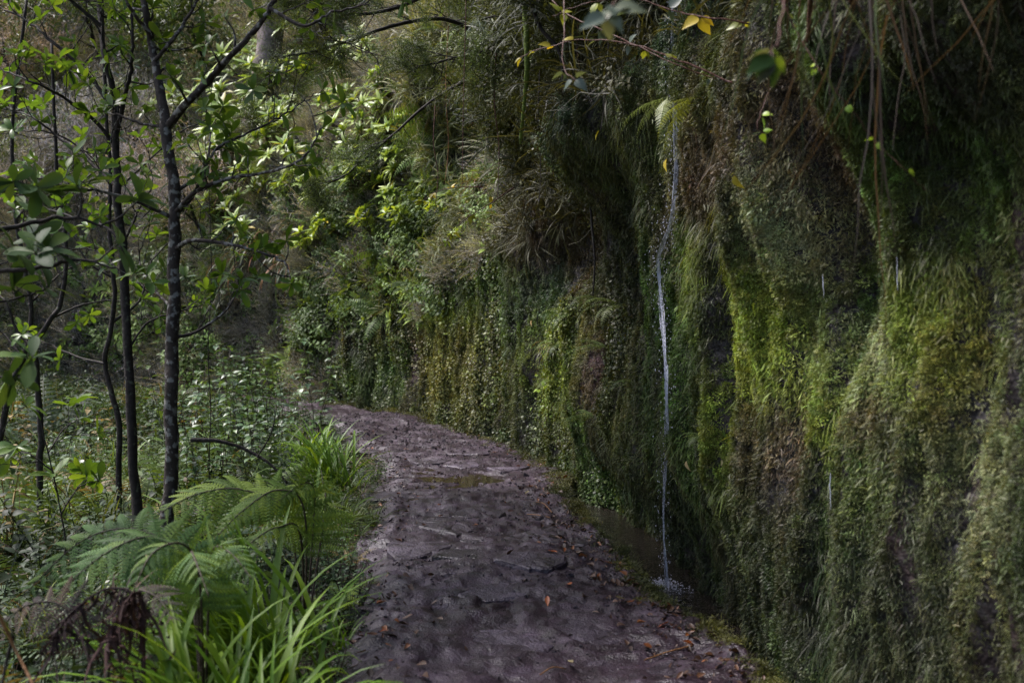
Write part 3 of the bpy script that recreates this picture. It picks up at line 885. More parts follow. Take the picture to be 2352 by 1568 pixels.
def make_tree(name, label, base, trunk, trunk_r, limbs, bark, leafmats, leafL, shape='obovate', tip_gap=0.28, twig=(.12, .34), max_obj=300, seed=1, seg=10, group=None, nleaf=(4, 8), cull=None):
    """trunk and limbs are lists of world points; every limb is a part, its twigs belong to it; leaves in whorls at the twig ends"""
    r = np.random.default_rng(seed)
    root = thing(name, label, 'tree', base, group); org = np.asarray(base, float)
    P = catmull(trunk, 8); n = len(P)
    mb = MB(); P = P + np.stack([vn(np.arange(n) * .35, 1, seed), vn(np.arange(n) * .35, 2, seed), np.zeros(n)], -1) * trunk_r[0] * .25
    tube(mb, P - org, np.interp(np.linspace(0, 1, n), np.linspace(0, 1, len(trunk_r)), trunk_r), seg, rough=.14, seed=seed)
    mb.obj('trunk', bark, root)
    leaves = []
    for pts, r0 in limbs:
        mb = MB(); Q = catmull(pts, 7); m = len(Q)
        Q = Q + r.normal(0, .006, Q.shape) * np.linspace(0, 1, m)[:, None]
        tube(mb, Q - org, np.linspace(r0, max(.003, r0 * .3), m), 6, rough=.12, seed=seed)
        seglen = np.linalg.norm(np.diff(Q, axis=0), axis=1); cum = np.concatenate([[0], np.cumsum(seglen)])
        pos = cum[-1] * .15
        dirs = nrm(np.gradient(Q, axis=0))
        tips = [(Q[-1], dirs[-1])]
        while pos < cum[-1]:
            i = int(np.searchsorted(cum, pos)) - 1; i = min(max(i, 0), m - 2)
            p0 = Q[i]; d0 = nrm(dirs[i] * .6 + r.normal(0, .7, 3) + np.array((0, 0, .25)))
            L = r.uniform(*twig) * 1.0
            T = wander(p0, d0, L, 5, r, .28, .35)
            tube(mb, T - org, np.linspace(max(.0035, r0 * .35), .002, 6), 4)
            tips.append((T[-1], T[-1] - T[-2]))
            if r.random() < .55:
                T2 = wander(T[2], nrm(T[3] - T[2] + r.normal(0, .7, 3)), L * .7, 4, r, .3, .3)
                tube(mb, T2 - org, np.linspace(.003, .0018, 5), 4); tips.append((T2[-1], T2[-1] - T2[-2]))
            pos += tip_gap * r.uniform(.5, 1.5)
        mb.obj('branch', bark, root)
        for tip, d in tips:
            if cull is not None and r.random() < cull(tip): continue
            leaves += whorl(r, tip, d, r.integers(*nleaf), leafL)
    lm = [leaf_mesh('leaf', shape, m, i, c, f) for i, (m, c, f) in enumerate(leafmats)]
    def vis(l):
        p = l[0]; q = p - np.array(CAM)
        px = 1176 + q[0] / max(q[1], .1) * PX; py = 784 - q[2] / max(q[1], .1) * PX
        return -(l[3] / max(q[1], .1)) if (-80 < px < 2430 and -80 < py < 1640) else 1.0
    leaves.sort(key=vis)
    for (p, x, z, L) in leaves[:max_obj]:
        place('leaf', lm[r.integers(len(lm))], root, p, x, z, L, org)
    if len(leaves) > max_obj:
        mb = MB()
        for (p, x, z, L) in leaves[max_obj:]:
            leaf_into(mb, shape, p - org, x, z, L, r.uniform(.0, .35), .2, r.uniform(.7, 1.3))
        kind(mb.obj('foliage', leafmats[0][0], root), 'stuff')
    return root

# ------------------------------------------------------------------ scatter prototypes for banks and slopes
FM = M['foliage_inst']
def p_rosette(seed, n=13, L=.17, shape='lance'):
    r = np.random.default_rng(seed); mb = MB()
    for i in range(n):
        a = i * 2.4 + r.normal(0, .2); e = r.uniform(.15, 1.0)
        x = np.array((math.cos(a) * math.cos(e), math.sin(a) * math.cos(e), math.sin(e)))
        leaf_into(mb, shape, (0, 0, 0.03), x, (0, 0, 1.0), L * r.uniform(.7, 1.2), r.uniform(.2, .6), .2, r.uniform(.65, 1.35))
    return mb.mesh('rosette', FM)
def p_spray(seed, n=26, L=.38, needles=16):
    r = np.random.default_rng(seed); mb = MB()
    for i in range(n):
        d = nrm((r.normal(0, .6), r.normal(0, .6), 1)); T = wander((r.normal(0, .05), r.normal(0, .05), 0), d, L * r.uniform(.5, 1.2), 4, r, .2, .2)
        side = nrm(np.cross(d, r.normal(0, 1, 3)))
        ribbon(mb, T, np.linspace(.0035, .0018, 5), side, .7)
        for k in range(needles):
            f = r.uniform(.25, 1) * 4; j = min(3, int(f)); q = T[j] + (T[j + 1] - T[j]) * (f - j)
            dd = nrm(nrm(T[j + 1] - T[j]) * .8 + r.normal(0, .6, 3)); l = r.uniform(.02, .05); nn = nrm(np.cross(dd, r.normal(0, 1, 3))) * .0028
            mb.add([q - nn, q + dd * l, q + nn], None, [(0, 1, 2)], r.uniform(.6, 1.5))
    return mb.mesh('heath_spray', FM)
def p_grass(seed, n=26, L=.5, w=.006, spread=.05, el=(.5, 1.4)):
    r = np.random.default_rng(seed); mb = MB()
    for i in range(n):
        a = r.uniform(0, 6.28); e = r.uniform(*el); l = L * r.uniform(.5, 1.2)
        blade_into(mb, r, (r.normal(0, spread), r.normal(0, spread), 0), a, e, l, w * r.uniform(.6, 1.3), r.uniform(.9, 2.2), r.uniform(.6, 1.35))
    return mb.mesh('grass_tuft', FM)
def blade_pts(p, a, e, L, droop, n=7):
    P = [np.asarray(p, float)]; h = np.array((math.cos(a), math.sin(a), 0))
    for i in range(n):
        ee = e - droop * ((i + .5) / n) ** 1.6
        P.append(P[-1] + (h * math.cos(ee) + np.array((0, 0, math.sin(ee)))) * L / n)
    return np.array(P)
def blade_into(mb, r, p, a, e, L, w, droop, shade=1.0, n=7):
    P = blade_pts(p, a, e, L, droop, n); side = nrm(np.array((-math.sin(a), math.cos(a), r.normal(0, .25))))
    u = np.linspace(0, 1, n + 1)
    ribbon(mb, P, w * (.55 + .6 * np.sin(u * 2.2)) * (1 - u ** 4 * .97), side, shade * (.7 + .4 * u))
def herb_into(mbs, mbl, r, p, h, leafL, pairs, lean=.2, shape='ovate', tone=1.0):
    d = nrm((r.normal(0, lean), r.normal(0, lean), 1)); T = wander(p, d, h, 6, r, .09, .2)
    ribbon(mbs, T, np.linspace(.005, .002, 7), nrm(np.cross(d, r.normal(0, 1, 3))), .8) if mbs is mbl else tube(mbs, T, np.linspace(.0055, .002, 7), 5)
    a0 = r.uniform(0, 3)
    for k in range(pairs):
        f = (.22 + .78 * k / (pairs - 1)) * 6; j = min(5, int(f)); q = T[j] + (T[j + 1] - T[j]) * (f - j)
        for sg in (0, math.pi):
            a = a0 + k * 1.57 + sg + r.normal(0, .25)
            x = nrm((math.cos(a), math.sin(a), r.normal(.15, .25)))
            L = leafL * r.uniform(.7, 1.2) * (1 - .45 * k / pairs)
            leaf_into(mbl, shape, q + x * L * .15, x, (r.normal(0, .25), r.normal(0, .25), 1), L, r.uniform(.1, .5), .2, tone * r.uniform(.7, 1.3))
def p_herb(seed, n=4, h=.4, leafL=.075, pairs=5, shape='ovate'):
    r = np.random.default_rng(seed); mb = MB()
    for i in range(n): herb_into(mb, mb, r, (r.normal(0, .08), r.normal(0, .08), 0), h * r.uniform(.6, 1.2), leafL, pairs, .3, shape)
    return mb.mesh('herb', FM)
def pinna_into(mb, p, x, z, L, n=9, shade=1.0, drp=.25):
    """one feather of a fern frond: pinnules left and right of a midrib"""
    x = nrm(x); y = nrm(np.cross(z, x)); z = np.cross(x, y); p = np.asarray(p, float)
    for k in range(n):
        f = (k + .4) / n; l = L * .20 * (1 - f) ** .8 + L * .012; w = L / n * .36
        q = p + x * L * f - z * drp * L * f * f
        for sg in (-1, 1):
            d = nrm(y * sg + x * .45)
            mb.add([q - x * w, q + d * l * .6 - x * w * .5 - z * l * .1, q + d * l - z * l * .2, q + d * l * .55 + x * w - z * l * .1, q + x * w], [(0, 1, 3, 4)], [(1, 2, 3)], shade * (.85 + .3 * f))
def frond_pts(p, a, e, L, droop, n=14):
    return blade_pts(p, a, e, L, droop, n)
def frond_into(mb, r, p, a, e, L, droop, width=.30, npin=16, pn=7, shade=1.0, bare=.15, P=None, simple=False):
    P = frond_pts(p, a, e, L, droop) if P is None else P
    n = len(P) - 1; T = nrm(np.gradient(P, axis=0)); side0 = nrm(np.cross(T[n // 2], (0, 0, 1)) + 1e-6)
    ribbon(mb, P, np.linspace(.004, .0012, n + 1) * L / .6, side0, shade * .7)
    for k in range(npin):
        f = bare + (1 - bare) * (k + .3) / npin; g = f * n; j = min(n - 1, int(g)); q = P[j] + (P[j + 1] - P[j]) * (g - j)
        t = T[j]; sd = nrm(np.cross(t, (0, 0, 1)) + 1e-6); nz = np.cross(sd, t)
        l = L * width * (1 - (f - bare) / (1 - bare)) ** .75 * min(1, .55 + 2.2 * (f - bare)) + .008
        for sg in (-1, 1):
            x = nrm(sd * sg + t * .35 - nz * .15 + r.normal(0, .05, 3))
            if simple:
                leaf_into(mb, 'lance', q, x, nz, l, .25, .1, shade * r.uniform(.8, 1.2), True)
            else: pinna_into(mb, q, x, nz, l, pn, shade * r.uniform(.85, 1.15))
def p_fern(seed, n=6, L=.55, simple=True):
    r = np.random.default_rng(seed); mb = MB()
    for i in range(n):
        frond_into(mb, r, (0, 0, 0), i * 6.28 / n + r.normal(0, .3), r.uniform(.6, 1.1), L * r.uniform(.7, 1.15), r.uniform(.9, 1.7), .22, 15, 5, r.uniform(.75, 1.25), .12, simple=simple)
    return mb.mesh('fern', FM)
def p_tangle(seed, n=24, L=.4):
    r = np.random.default_rng(seed); mb = MB()
    for i in range(n):
        T = wander(r.normal(0, .06, 3), nrm(r.normal(0, 1, 3)), L * r.uniform(.4, 1.2), 5, r, .35, 0)
        ribbon(mb, T, np.linspace(.004, .0015, 6), nrm(np.cross(T[1] - T[0], r.normal(0, 1, 3))), r.uniform(.6, 1.3))
    return mb.mesh('twig_tangle', FM)

FOL = proto_collection('foliage_protos',
    [p_rosette(i) for i in range(3)] +                                   # 0-2
    [p_spray(10 + i) for i in range(3)] +                                # 3-5
    [p_grass(20 + i) for i in range(3)] +                                # 6-8
    [p_herb(30 + i) for i in range(3)] +                                 # 9-11
    [p_fern(40 + i) for i in range(2)] +                                 # 12-13
    [p_tangle(50 + i) for i in range(2)] +                               # 14-15
    [p_herb(60, 6, .22, .035, 6), p_herb(61, 6, .25, .04, 6)])           # 16-17 small leaved

def up_frames(nn, r, k=.6, jit=.3):
    n = len(nn)
    z = nrm(nn * k + np.array((0, 0, 1 - k)) + r.normal(0, jit, nn.shape))
    x = nrm(np.cross(z, r.normal(0, 1, nn.shape))); y = np.cross(z, x)
    return euler_from(np.stack([x, y, z], -1))

HC = {'bright': (0.20, 0.28, 0.05), 'mid': (0.095, 0.15, 0.035), 'pale': (0.17, 0.19, 0.07), 'heath': (0.34, 0.315, 0.33), 'heathg': (0.19, 0.205, 0.14),  # both heath tones made paler in place of haze on the far slope
      'dark': (0.03, 0.045, 0.02), 'brown': (0.08, 0.05, 0.03), 'bluegreen': (0.05, 0.085, 0.035), 'straw': (0.2, 0.15, 0.06)}
HC = {k: np.array(v) for k, v in HC.items()}

def build_hillside():
    """brush on the slope above the cut and on the far side of the bend"""
    r = np.random.default_rng(21)
    S = []; Z = []
    for sa, sb, za, zb, dens in [(s_of_Y(3), s_of_Y(9), 3.0, 5.2, 42), (s_of_Y(9), s_of_Y(16), 2.6, 8.0, 36), (s_of_Y(16), s_of_Y(23), 1.8, 11, 34), (s_of_Y(23), 62, 0.0, 15, 24)]:
        n = int((sb - sa) * (zb - za) * dens); S.append(r.uniform(sa, sb, n)); Z.append(r.uniform(za, zb, n))
    s = np.concatenate(S); z = np.concatenate(Z); n = len(s)
    P = wall_pt(s, z); nn = wall_nrm(s, z, .15)
    q = P - np.array(CAM); px = 1176 + q[:, 0] / q[:, 1] * PX; py = 784 - q[:, 2] / q[:, 1] * PX
    vis = (px > -150) & (px < 2500) & (py > -250) & (q[:, 1] > 2)
    # kinds grow in drifts along the slope
    a = fbm(s * .35, z * .45, 201, 3) + r.normal(0, .12, n); b = fbm(s * .5, z * .6, 202, 3) + r.normal(0, .12, n)
    far = sstep(20, 30, s)
    idx = np.where(a > .12, r.integers(0, 3, n), r.integers(3, 6, n))
    idx = np.where((b > .22) & (s < 27), r.integers(6, 9, n), idx)
    idx = np.where((b < -.25), r.integers(9, 12, n), idx)
    idx = np.where(r.random(n) < .10, r.integers(12, 16, n), idx)
    heathy = sstep(29, 36, s) * .35 + sstep(5.5, 9, z) * .25
    idx = np.where(r.random(n) < heathy, r.integers(3, 6, n), idx)
    near = s < s_of_Y(14)
    idx = np.where(near & (r.random(n) < .85), r.choice([6, 7, 14, 15, 14, 15, 16, 9], n), idx)
    isro = idx < 3; ishe = (idx >= 3) & (idx < 6)
    col = np.where(isro[:, None], HC['bright'], HC['mid'])
    g = r.random(n)[:, None]
    col = np.where(ishe[:, None], HC['heath'] * g + HC['heathg'] * (1 - g), col)
    col = np.where(((idx >= 6) & (idx < 9))[:, None], HC['pale'] * .7 + .3 * HC['straw'] * g, col)
    col = np.where((idx >= 14)[:, None] & (idx < 16)[:, None], HC['brown'], col)
    tint = sstep(-.3, .4, fbm(s * .6, z * .7, 203, 3))[:, None]
    col = np.where((~ishe)[:, None], col * (0.55 + .6 * tint) + HC['bluegreen'] * .3 * (1 - tint), col)
    col = np.where((near)[:, None], (HC['brown'] * .45 + HC['dark'] * .4 + HC['mid'] * .15) * (.5 + .8 * g), col)
    col = col * np.exp(r.normal(0, .25, (n, 1)))
    sc = np.interp(P[:, 1], [3, 8, 16, 26, 34], [.55, .75, 1.0, 1.35, 1.7]) * np.exp(r.normal(0, .25, n))
    R = up_frames(nn, r, .6, .3)
    k = vis
    # brush leaning out over the cliff top, added to shade the upper wall
    m = 1500; s2 = r.uniform(s_of_Y(2.2), s_of_Y(13), m); z2 = r.uniform(3.5, 5.6, m); o2 = r.uniform(0, 1.0, m) * sstep(3.4, 4.3, z2)
    P2 = wall_pt(s2, z2); b2 = base_n(s2); P2[:, :2] += b2 * o2[:, None]
    i2 = r.choice([6, 7, 9, 10, 14, 15], m); c2 = (HC['dark'] * .55 + HC['brown'] * .25 + HC['mid'] * .2) * np.exp(r.normal(0, .3, (m, 1)))
    P = np.concatenate([P, P2]); R = np.concatenate([R, up_frames(np.concatenate([b2, np.zeros((m, 1))], 1), r, .6, .4)]); sc = np.concatenate([sc, r.uniform(.6, 1.2, m)])
    col = np.concatenate([col, c2]); idx = np.concatenate([idx, i2]); k = np.concatenate([k, np.ones(m, bool)])
    scatter('hillside_brush', P[k], R[k], sc[k], col[k], idx[k], FOL, 'mixed green and grey brush covering the slope above the path', 'brush')
build_hillside()

def build_undergrowth():
    r = np.random.default_rng(22)
    n = 15000
    x = r.uniform(-15, 1, n); y = 2.0 + 27 * r.random(n) ** 1.35
    S, D = sdist(x, y); d = D - T1(S)
    px = 1176 + x / y * PX
    k = (d > -.05 + .25 * sstep(14, 18, y)) & (px > -200) & ~((y > 11.5) & (y < 24) & (px > 600) & (r.random(n) < .75))
    x, y, d, S = x[k], y[k], d[k], S[k]; n = len(x)
    z = ground_z(x, y)
    k1 = fbm(x * .5, y * .5, 211, 3) + r.normal(0, .15, n)
    idx = np.where(k1 > .15, r.integers(9, 12, n), r.integers(16, 18, n))
    idx = np.where(k1 < -.2, r.integers(6, 9, n), idx)
    q = r.random(n); idx = np.where(q < .10, r.integers(12, 14, n), idx); idx = np.where(q > .93, r.integers(14, 16, n), idx)
    g = r.random(n)[:, None]
    col = np.where((k1 > 0)[:, None], HC['bluegreen'], HC['mid']) * (.4 + .5 * g) 
    col = np.where((idx >= 14)[:, None] & (idx < 16)[:, None], HC['brown'], col)
    col = np.where((r.random(n) < .06)[:, None], HC['straw'] * .7, col)
    col = col * np.exp(r.normal(0, .3, (n, 1)))
    sc = np.interp(d, [0, .3, 1.2, 3], [.45, .75, 1.05, 1.25]) * np.interp(y, [2, 8, 25], [.8, 1.0, 1.35]) * np.exp(r.normal(0, .25, n))
    R = up_frames(np.tile((0., 0., 1.), (n, 1)), r, .5, .22)
    scatter('undergrowth', np.stack([x, y, z], -1), R, sc, col, idx, FOL, 'tangled green herbs, grass and twigs covering the bank left of the path', 'undergrowth')
build_undergrowth()

# ------------------------------------------------------------------ the trees on the bank
def line(pts, Y, dY=0.0, seed=0, jit=0.12):
    r = np.random.default_rng(seed); n = len(pts)
    ys = Y + np.linspace(0, dY, n) + r.normal(0, jit, n) * np.linspace(0, 1, n)
    return [at(px, py, y) for (px, py), y in zip(pts, ys)]

def gz(x, y): return float(ground_z(np.array([x]), np.array([y]))[0])

LM = [(M['leaf'], .12, .2), (M['leaf'], .28, .3), (M['leaf'], .02, .15), (M['leaf'], .4, .25)]
YA = 6.0
ta = line([(392, 1330), (390, 1200), (391, 1000), (396, 800), (400, 620), (398, 470), (394, 380), (382, 280)], YA, 0, 1, .02)
ta = [np.array((ta[0][0], YA, gz(ta[0][0], YA) - .1))] + ta
limbsA = [
    (line([(382, 285), (366, 200), (350, 110), (330, 0), (300, -160), (290, -420)], YA, .3, 2), .036),
    (line([(386, 290), (430, 236), (480, 185), (540, 120), (600, 50), (660, -40), (760, -160)], YA, -.6, 3), .028),
    (line([(400, 490), (450, 440), (520, 412), (610, 396), (690, 366), (745, 290)], YA, -.5, 4), .015),
    (line([(402, 572), (440, 552), (520, 560), (590, 577), (650, 602), (672, 650)], YA, -.4, 5), .015),
    (line([(402, 495), (440, 455), (470, 390), (482, 320), (470, 240)], YA, .4, 6), .013),
    (line([(392, 498), (330, 470), (260, 446), (180, 432), (80, 408)], YA, -.5, 7), .014),
    (line([(380, 292), (330, 285), (270, 265), (200, 255)], YA, .3, 8), .012),
    (line([(402, 775), (450, 762), (505, 725), (535, 690), (547, 645), (540, 600)], YA, .3, 9), .011),
    (line([(404, 440), (460, 400), (500, 340), (580, 300), (660, 260), (720, 215)], YA, .4, 10), .012),
    (line([(388, 700), (350, 660), (320, 600), (330, 540)], YA, .3, 11), .010),
    (line([(356, 140), (420, 60), (470, -30), (560, -120)], YA, .3, 13), .014),
    (line([(345, 80), (300, 20), (250, -80), (200, -200)], YA, -.3, 14), .014),
    (line([(620, 20), (700, 60), (760, 30), (850, 10)], YA - .5, -.3, 16), .012)]
up_cull = lambda t: 0.18
make_tree('evergreen_tree', 'tallest slender tree, lichen-spotted dark trunk forking high above the ferns', ta[0] * (1, 1, 0) + (0, 0, gz(ta[0][0], YA)),
          ta, [.054, .045, .042, .040, .038, .036, .034, .032], limbsA, M['bark'], LM, .095, tip_gap=.13, seed=31, cull=up_cull, group='slender trees on the bank')

YB = 6.4
tb = line([(322, 1300), (315, 1180), (302, 950), (290, 720), (280, 560), (270, 420), (266, 300)], YB, 0, 20, .02)
tb = [np.array((tb[0][0], YB, gz(tb[0][0], YB) - .1))] + tb
limbsB = [
    (line([(266, 300), (262, 220), (238, 120), (226, 0), (210, -150), (220, -380)], YB, .3, 21), .026),
    (line([(267, 310), (285, 230), (302, 150), (306, 40), (330, -120)], YB, -.3, 22), .018),
    (line([(262, 330), (215, 275), (150, 228), (80, 190), (0, 160)], YB, -.4, 23), .015),
    (line([(258, 250), (200, 170), (120, 95), (50, 40), (-40, 0)], YB, .4, 24), .016),
    (line([(270, 430), (205, 372), (130, 312), (70, 268), (0, 240)], YB, .5, 25), .013),
    (line([(282, 560), (240, 520), (170, 500), (90, 470), (20, 440)], YB, .6, 26), .012),
    (line([(286, 640), (240, 590), (190, 570), (120, 590)], YB, .5, 27), .010),
    (line([(283, 560), (320, 480), (350, 420), (340, 360)], YB, .4, 28), .010),
    (line([(296, 800), (340, 740), (400, 720), (470, 700)], YB, .4, 29), .009),
    (line([(232, 60), (160, 0), (60, -80), (-40, -140)], YB, -.4, 30), .014)]
make_tree('evergreen_tree', 'thinner smooth brown trunk just left of the tallest tree, leafy crown', tb[0] * (1, 1, 0) + (0, 0, gz(tb[0][0], YB)),
          tb, [.040, .034, .031, .029, .027, .025, .023], limbsB, M['bark_dark'], LM, .09, tip_gap=.125, seed=32, cull=lambda t: .18, group='slender trees on the bank')

# a tree just outside the frame on the left whose branches reach in
YN = 4.1
tn = [np.array((-3.1, 4.6, gz(-3.1, 4.6) - .1)), np.array((-3.05, 4.55, .6)), np.array((-3.1, 4.5, 1.8)), np.array((-2.95, 4.6, 3.2)), np.array((-2.8, 4.7, 4.8))]
limbsN = [
    ([np.array((-3.08, 4.5, 1.5))] + line([(-120, 560), (40, 520), (150, 500), (260, 520)], YN, .1, 41, .05), .016),
    ([np.array((-3.08, 4.5, 1.4))] + line([(-120, 640), (60, 620), (170, 600), (270, 615)], YN, -.1, 42, .05), .014),
    ([np.array((-3.08, 4.5, 1.7))] + line([(-140, 440), (0, 440), (90, 430)], YN, .0, 43, .05), .012),
    ([np.array((-3.05, 4.5, 1.0))] + line([(-160, 880), (-40, 862), (30, 868)], YN - .5, .0, 44, .03), .010),
    ([np.array((-3.05, 4.5, 1.2))] + line([(-120, 720), (20, 690), (110, 660)], YN, .2, 45, .05), .010)]
make_tree('evergreen_tree', 'broad glossy leaves on branches reaching in from the left edge', (-3.1, 4.6, gz(-3.1, 4.6)), tn, [.07, .06, .055, .045, .03], limbsN, M['bark_dark'],
          [(M['near_leaf'], .1, .15), (M['near_leaf'], .25, .25), (M['near_leaf'], .35, .2)], .125, tip_gap=.24, twig=(.06, .2), seed=33, nleaf=(5, 9), cull=lambda t: .1)

# darker trunks deeper in the wood
def back_tree(label, pts, Y, rr, limbs, seed, leafL=.12, gap=.5, bark='bark_dark', nobj=60, cl=.45):
    t = line(pts, Y, 0, seed, .03); rr = [q * .58 for q in rr]
    t = [np.array((t[0][0], Y, gz(t[0][0], Y) - .1))] + t
    lb = [(line(l, Y, d, seed + 3 + i), q) for i, (l, d, q) in enumerate(limbs)]
    return make_tree('woodland_tree', label, t[0] * (1, 1, 0) + (0, 0, gz(t[0][0], Y)), t, rr, lb, M[bark], LM, leafL, tip_gap=gap, twig=(.15, .45), seed=seed, max_obj=nobj, seg=8,
                     group='dark trees behind the slender pair', cull=lambda q: cl)
back_tree('dark crooked trunk bending behind the thin brown trunk', [(272, 1100), (275, 990), (256, 900), (240, 835), (258, 740), (262, 640), (250, 520), (255, 400), (240, 200), (230, -200)], 9.0, [.05, .045, .04, .036, .03, .025],
          [([(240, 835), (180, 820), (110, 790), (60, 770)], .4, .014), ([(258, 740), (320, 690), (350, 600), (420, 520)], .5, .014), ([(262, 640), (200, 600), (150, 520), (60, 500)], -.3, .012), ([(252, 450), (330, 380), (420, 300), (520, 260)], .6, .012), ([(250, 420), (170, 330), (90, 300), (0, 310)], .3, .012)], 51)
back_tree('short dark leaning trunk near the left edge', [(92, 1060), (95, 1000), (86, 900), (82, 800), (110, 740), (140, 690), (150, 560), (130, 380), (120, 100)], 9.4, [.055, .05, .046, .04, .032, .024],
          [([(84, 810), (40, 760), (10, 690), (-40, 650)], .3, .018), ([(120, 730), (190, 700), (260, 690), (320, 700)], .5, .012), ([(145, 640), (90, 560), (30, 520), (-50, 500)], .3, .012), ([(140, 480), (210, 400), (300, 360)], .5, .011)], 61)
back_tree('dark slanting trunk at the far left edge', [(-10, 1080), (8, 960), (30, 870), (62, 800), (70, 700), (40, 520), (30, 300), (60, 0)], 10.2, [.06, .055, .05, .042, .034, .026],
          [([(50, 820), (0, 760), (-60, 740)], .2, .014), ([(66, 700), (150, 620), (220, 600)], .6, .012), ([(40, 500), (110, 420), (200, 380)], .5, .012)], 81)
back_tree('thin bare sapling standing between the trees and the path herbs', [(480, 1080), (484, 940), (478, 800), (486, 640), (480, 420), (486, 200)], 9.6, [.011, .009, .008, .007, .005],
          [([(480, 700), (520, 640), (560, 600)], .3, .006), ([(482, 500), (440, 440), (420, 380)], .3, .006)], 91, .10, .5, 'bark_dark', 60, .3)
back_tree('slim sapling with pale green leaves left of the fern bank', [(150, 1260), (140, 1180), (120, 1080), (100, 1000), (90, 940)], 6.8, [.012, .010, .008, .006],
          [([(140, 1180), (180, 1120), (230, 1100)], .2, .006), ([(120, 1080), (60, 1040), (20, 1050)], .2, .006), ([(110, 1040), (150, 980), (190, 960)], .2, .006)], 97, .13, .22, 'bark_dark', 80, .1)

# ------------------------------------------------------------------ tree heaths: trunk, limbs, fine brushy crown
def heath_crown(seed, mat, R=1.0, n=26):
    """loose clumps of upright twigs with gaps between them"""
    r = np.random.default_rng(seed); mb = MB()
    for i in range(n):
        c = nrm(r.normal(0, 1, 3)) * R * r.uniform(.3, 1.15) * (1, 1, .75); cr = r.uniform(.12, .26)
        d0 = nrm(c * .5 + np.array((0, 0, .9)) + r.normal(0, .3, 3)); tone = r.uniform(.6, 1.3)
        for k in range(34):
            T = wander(c + r.normal(0, cr, 3), nrm(d0 + r.normal(0, .4, 3)), r.uniform(.16, .42), 4, r, .22, .2)
            ribbon(mb, T, np.array((.006, .005, .005, .004, .002)), nrm(np.cross(T[1] - T[0], r.normal(0, 1, 3))), tone * r.uniform(.5, 1.4))
            for q in range(4):
                p = T[r.integers(1, 5)]; dd = nrm(r.normal(0, 1, 3) + d0 * .9); nn = nrm(np.cross(dd, r.normal(0, 1, 3))) * .009
                mb.add([p - nn, p + dd * r.uniform(.04, .10), p + nn], None, [(0, 1, 2)], tone * r.uniform(.6, 1.7))
    return mb.mesh('crown', mat)
def leafy_crown(seed, mat, R=1.0, n=34, shape='lance'):
    r = np.random.default_rng(seed); mb = MB()
    for i in range(n):
        c = nrm(r.normal(0, 1, 3)) * R * r.uniform(.25, 1.1) * (1, 1, .8); cr = r.uniform(.1, .24); tone = r.uniform(.5, 1.3)
        for k in range(38):
            p = c + r.normal(0, cr, 3); x = nrm(r.normal(0, 1, 3) + nrm(c) * .4 + (0, 0, -.5))
            leaf_into(mb, shape, p, x, nrm(r.normal(0, .5, 3) + (0, 0, 1)), r.uniform(.06, .13), .2, .2, tone * r.uniform(.6, 1.4), True)
        for k in range(5):
            T = wander(c * .2, c, np.linalg.norm(c) * 1.1, 5, r, .2, 0); ribbon(mb, T, np.linspace(.006, .002, 6), nrm(np.cross(T[1] - T[0], r.normal(0, 1, 3))), .35)
    return mb.mesh('crown', mat)
M['slope_leaf'] = leaf_material('slope_tree_leaf', (0.10, 0.15, 0.04), rough=.45, spec=.35, trans=.3, var=.3)
HEATH = [heath_crown(1, M['heath']), heath_crown(2, M['heath_green']), heath_crown(3, M['heath']), leafy_crown(4, M['slope_leaf']), leafy_crown(5, M['slope_leaf'], shape='ovate')]
def heath_tree(label, base, top, R, which, r0=.07, seed=0, cat='tree', bark='bark_dark'):
    base = np.asarray(base, float); top = np.asarray(top, float); r = np.random.default_rng(seed)
    root = thing('heath_tree' if which < 3 else 'slope_tree', label, cat, base, 'trees and bushes on the slope')
    P = np.linspace(0, 1, 7)[:, None] * (top - base) + np.concatenate([np.zeros((1, 3)), r.normal(0, .05 * np.linalg.norm(top - base) / 3, (6, 3))])
    mb = MB(); tube(mb, catmull(P, 4), np.linspace(r0, r0 * .35, 25), 8, rough=.15); mb.obj('trunk', M[bark], root)
    for k in range(5):
        i = r.integers(2, 6); tgt = (top - base) + nrm(r.normal(0, 1, 3)) * R * .7
        mb = MB(); tube(mb, catmull([P[i], (P[i] + tgt) / 2 + r.normal(0, .1, 3), tgt], 5), np.linspace(r0 * .4, .006, 11), 5); mb.obj('branch', M[bark], root)
    for k, (off, q) in enumerate([((0, 0, .1), 1.0), ((.7, .2, -.25), .72), ((-.65, -.3, -.15), .75), ((.1, -.6, .35), .6)]):
        o = bpy.data.objects.new('crown', HEATH[which if k % 2 == 0 else (3, 1, 3, 4, 3)[which]]); COL.objects.link(o); o.parent = root
        o.location = tuple((top - base) + np.array(off) * R * 1.1); o.scale = (R * q, R * q, R * q * .9); o.rotation_euler = (r.normal(0, .3), r.normal(0, .3), r.uniform(0, 6.28))
    return root
def slope_tree(label, px, py, R, which, h, seed, r0=.07, bark='bark_dark', fwd=.8):
    s, z = wall_at(px, py); p = wall_pt(np.array(s), np.array(z)); n = base_n(np.array(s))
    top = p + np.array((n[0] * fwd, n[1] * fwd, h))
    return heath_tree(label, p - np.array((n[0], n[1], 0)) * .1, top, R, which, r0, seed, bark=bark)
slope_tree('grey heath crown behind the tallest tree, just above the path bend', 470, 560, 1.5, 0, 1.6, 1)
slope_tree('brown heath bush at the far left, level with the glossy branches', 60, 560, 2.0, 0, 2.0, 2)
slope_tree('purplish heath crown between the two slender trunks', 330, 420, 1.6, 2, 1.8, 3)
slope_tree('grey brown heath crown in the top left corner', 40, 250, 2.2, 2, 2.2, 4)
slope_tree('leafy green crown at the top between the slender trees', 230, 160, 2.0, 3, 2.0, 5)
slope_tree('leafy crown high beside the pale trunk', 480, 200, 1.6, 4, 1.9, 6)
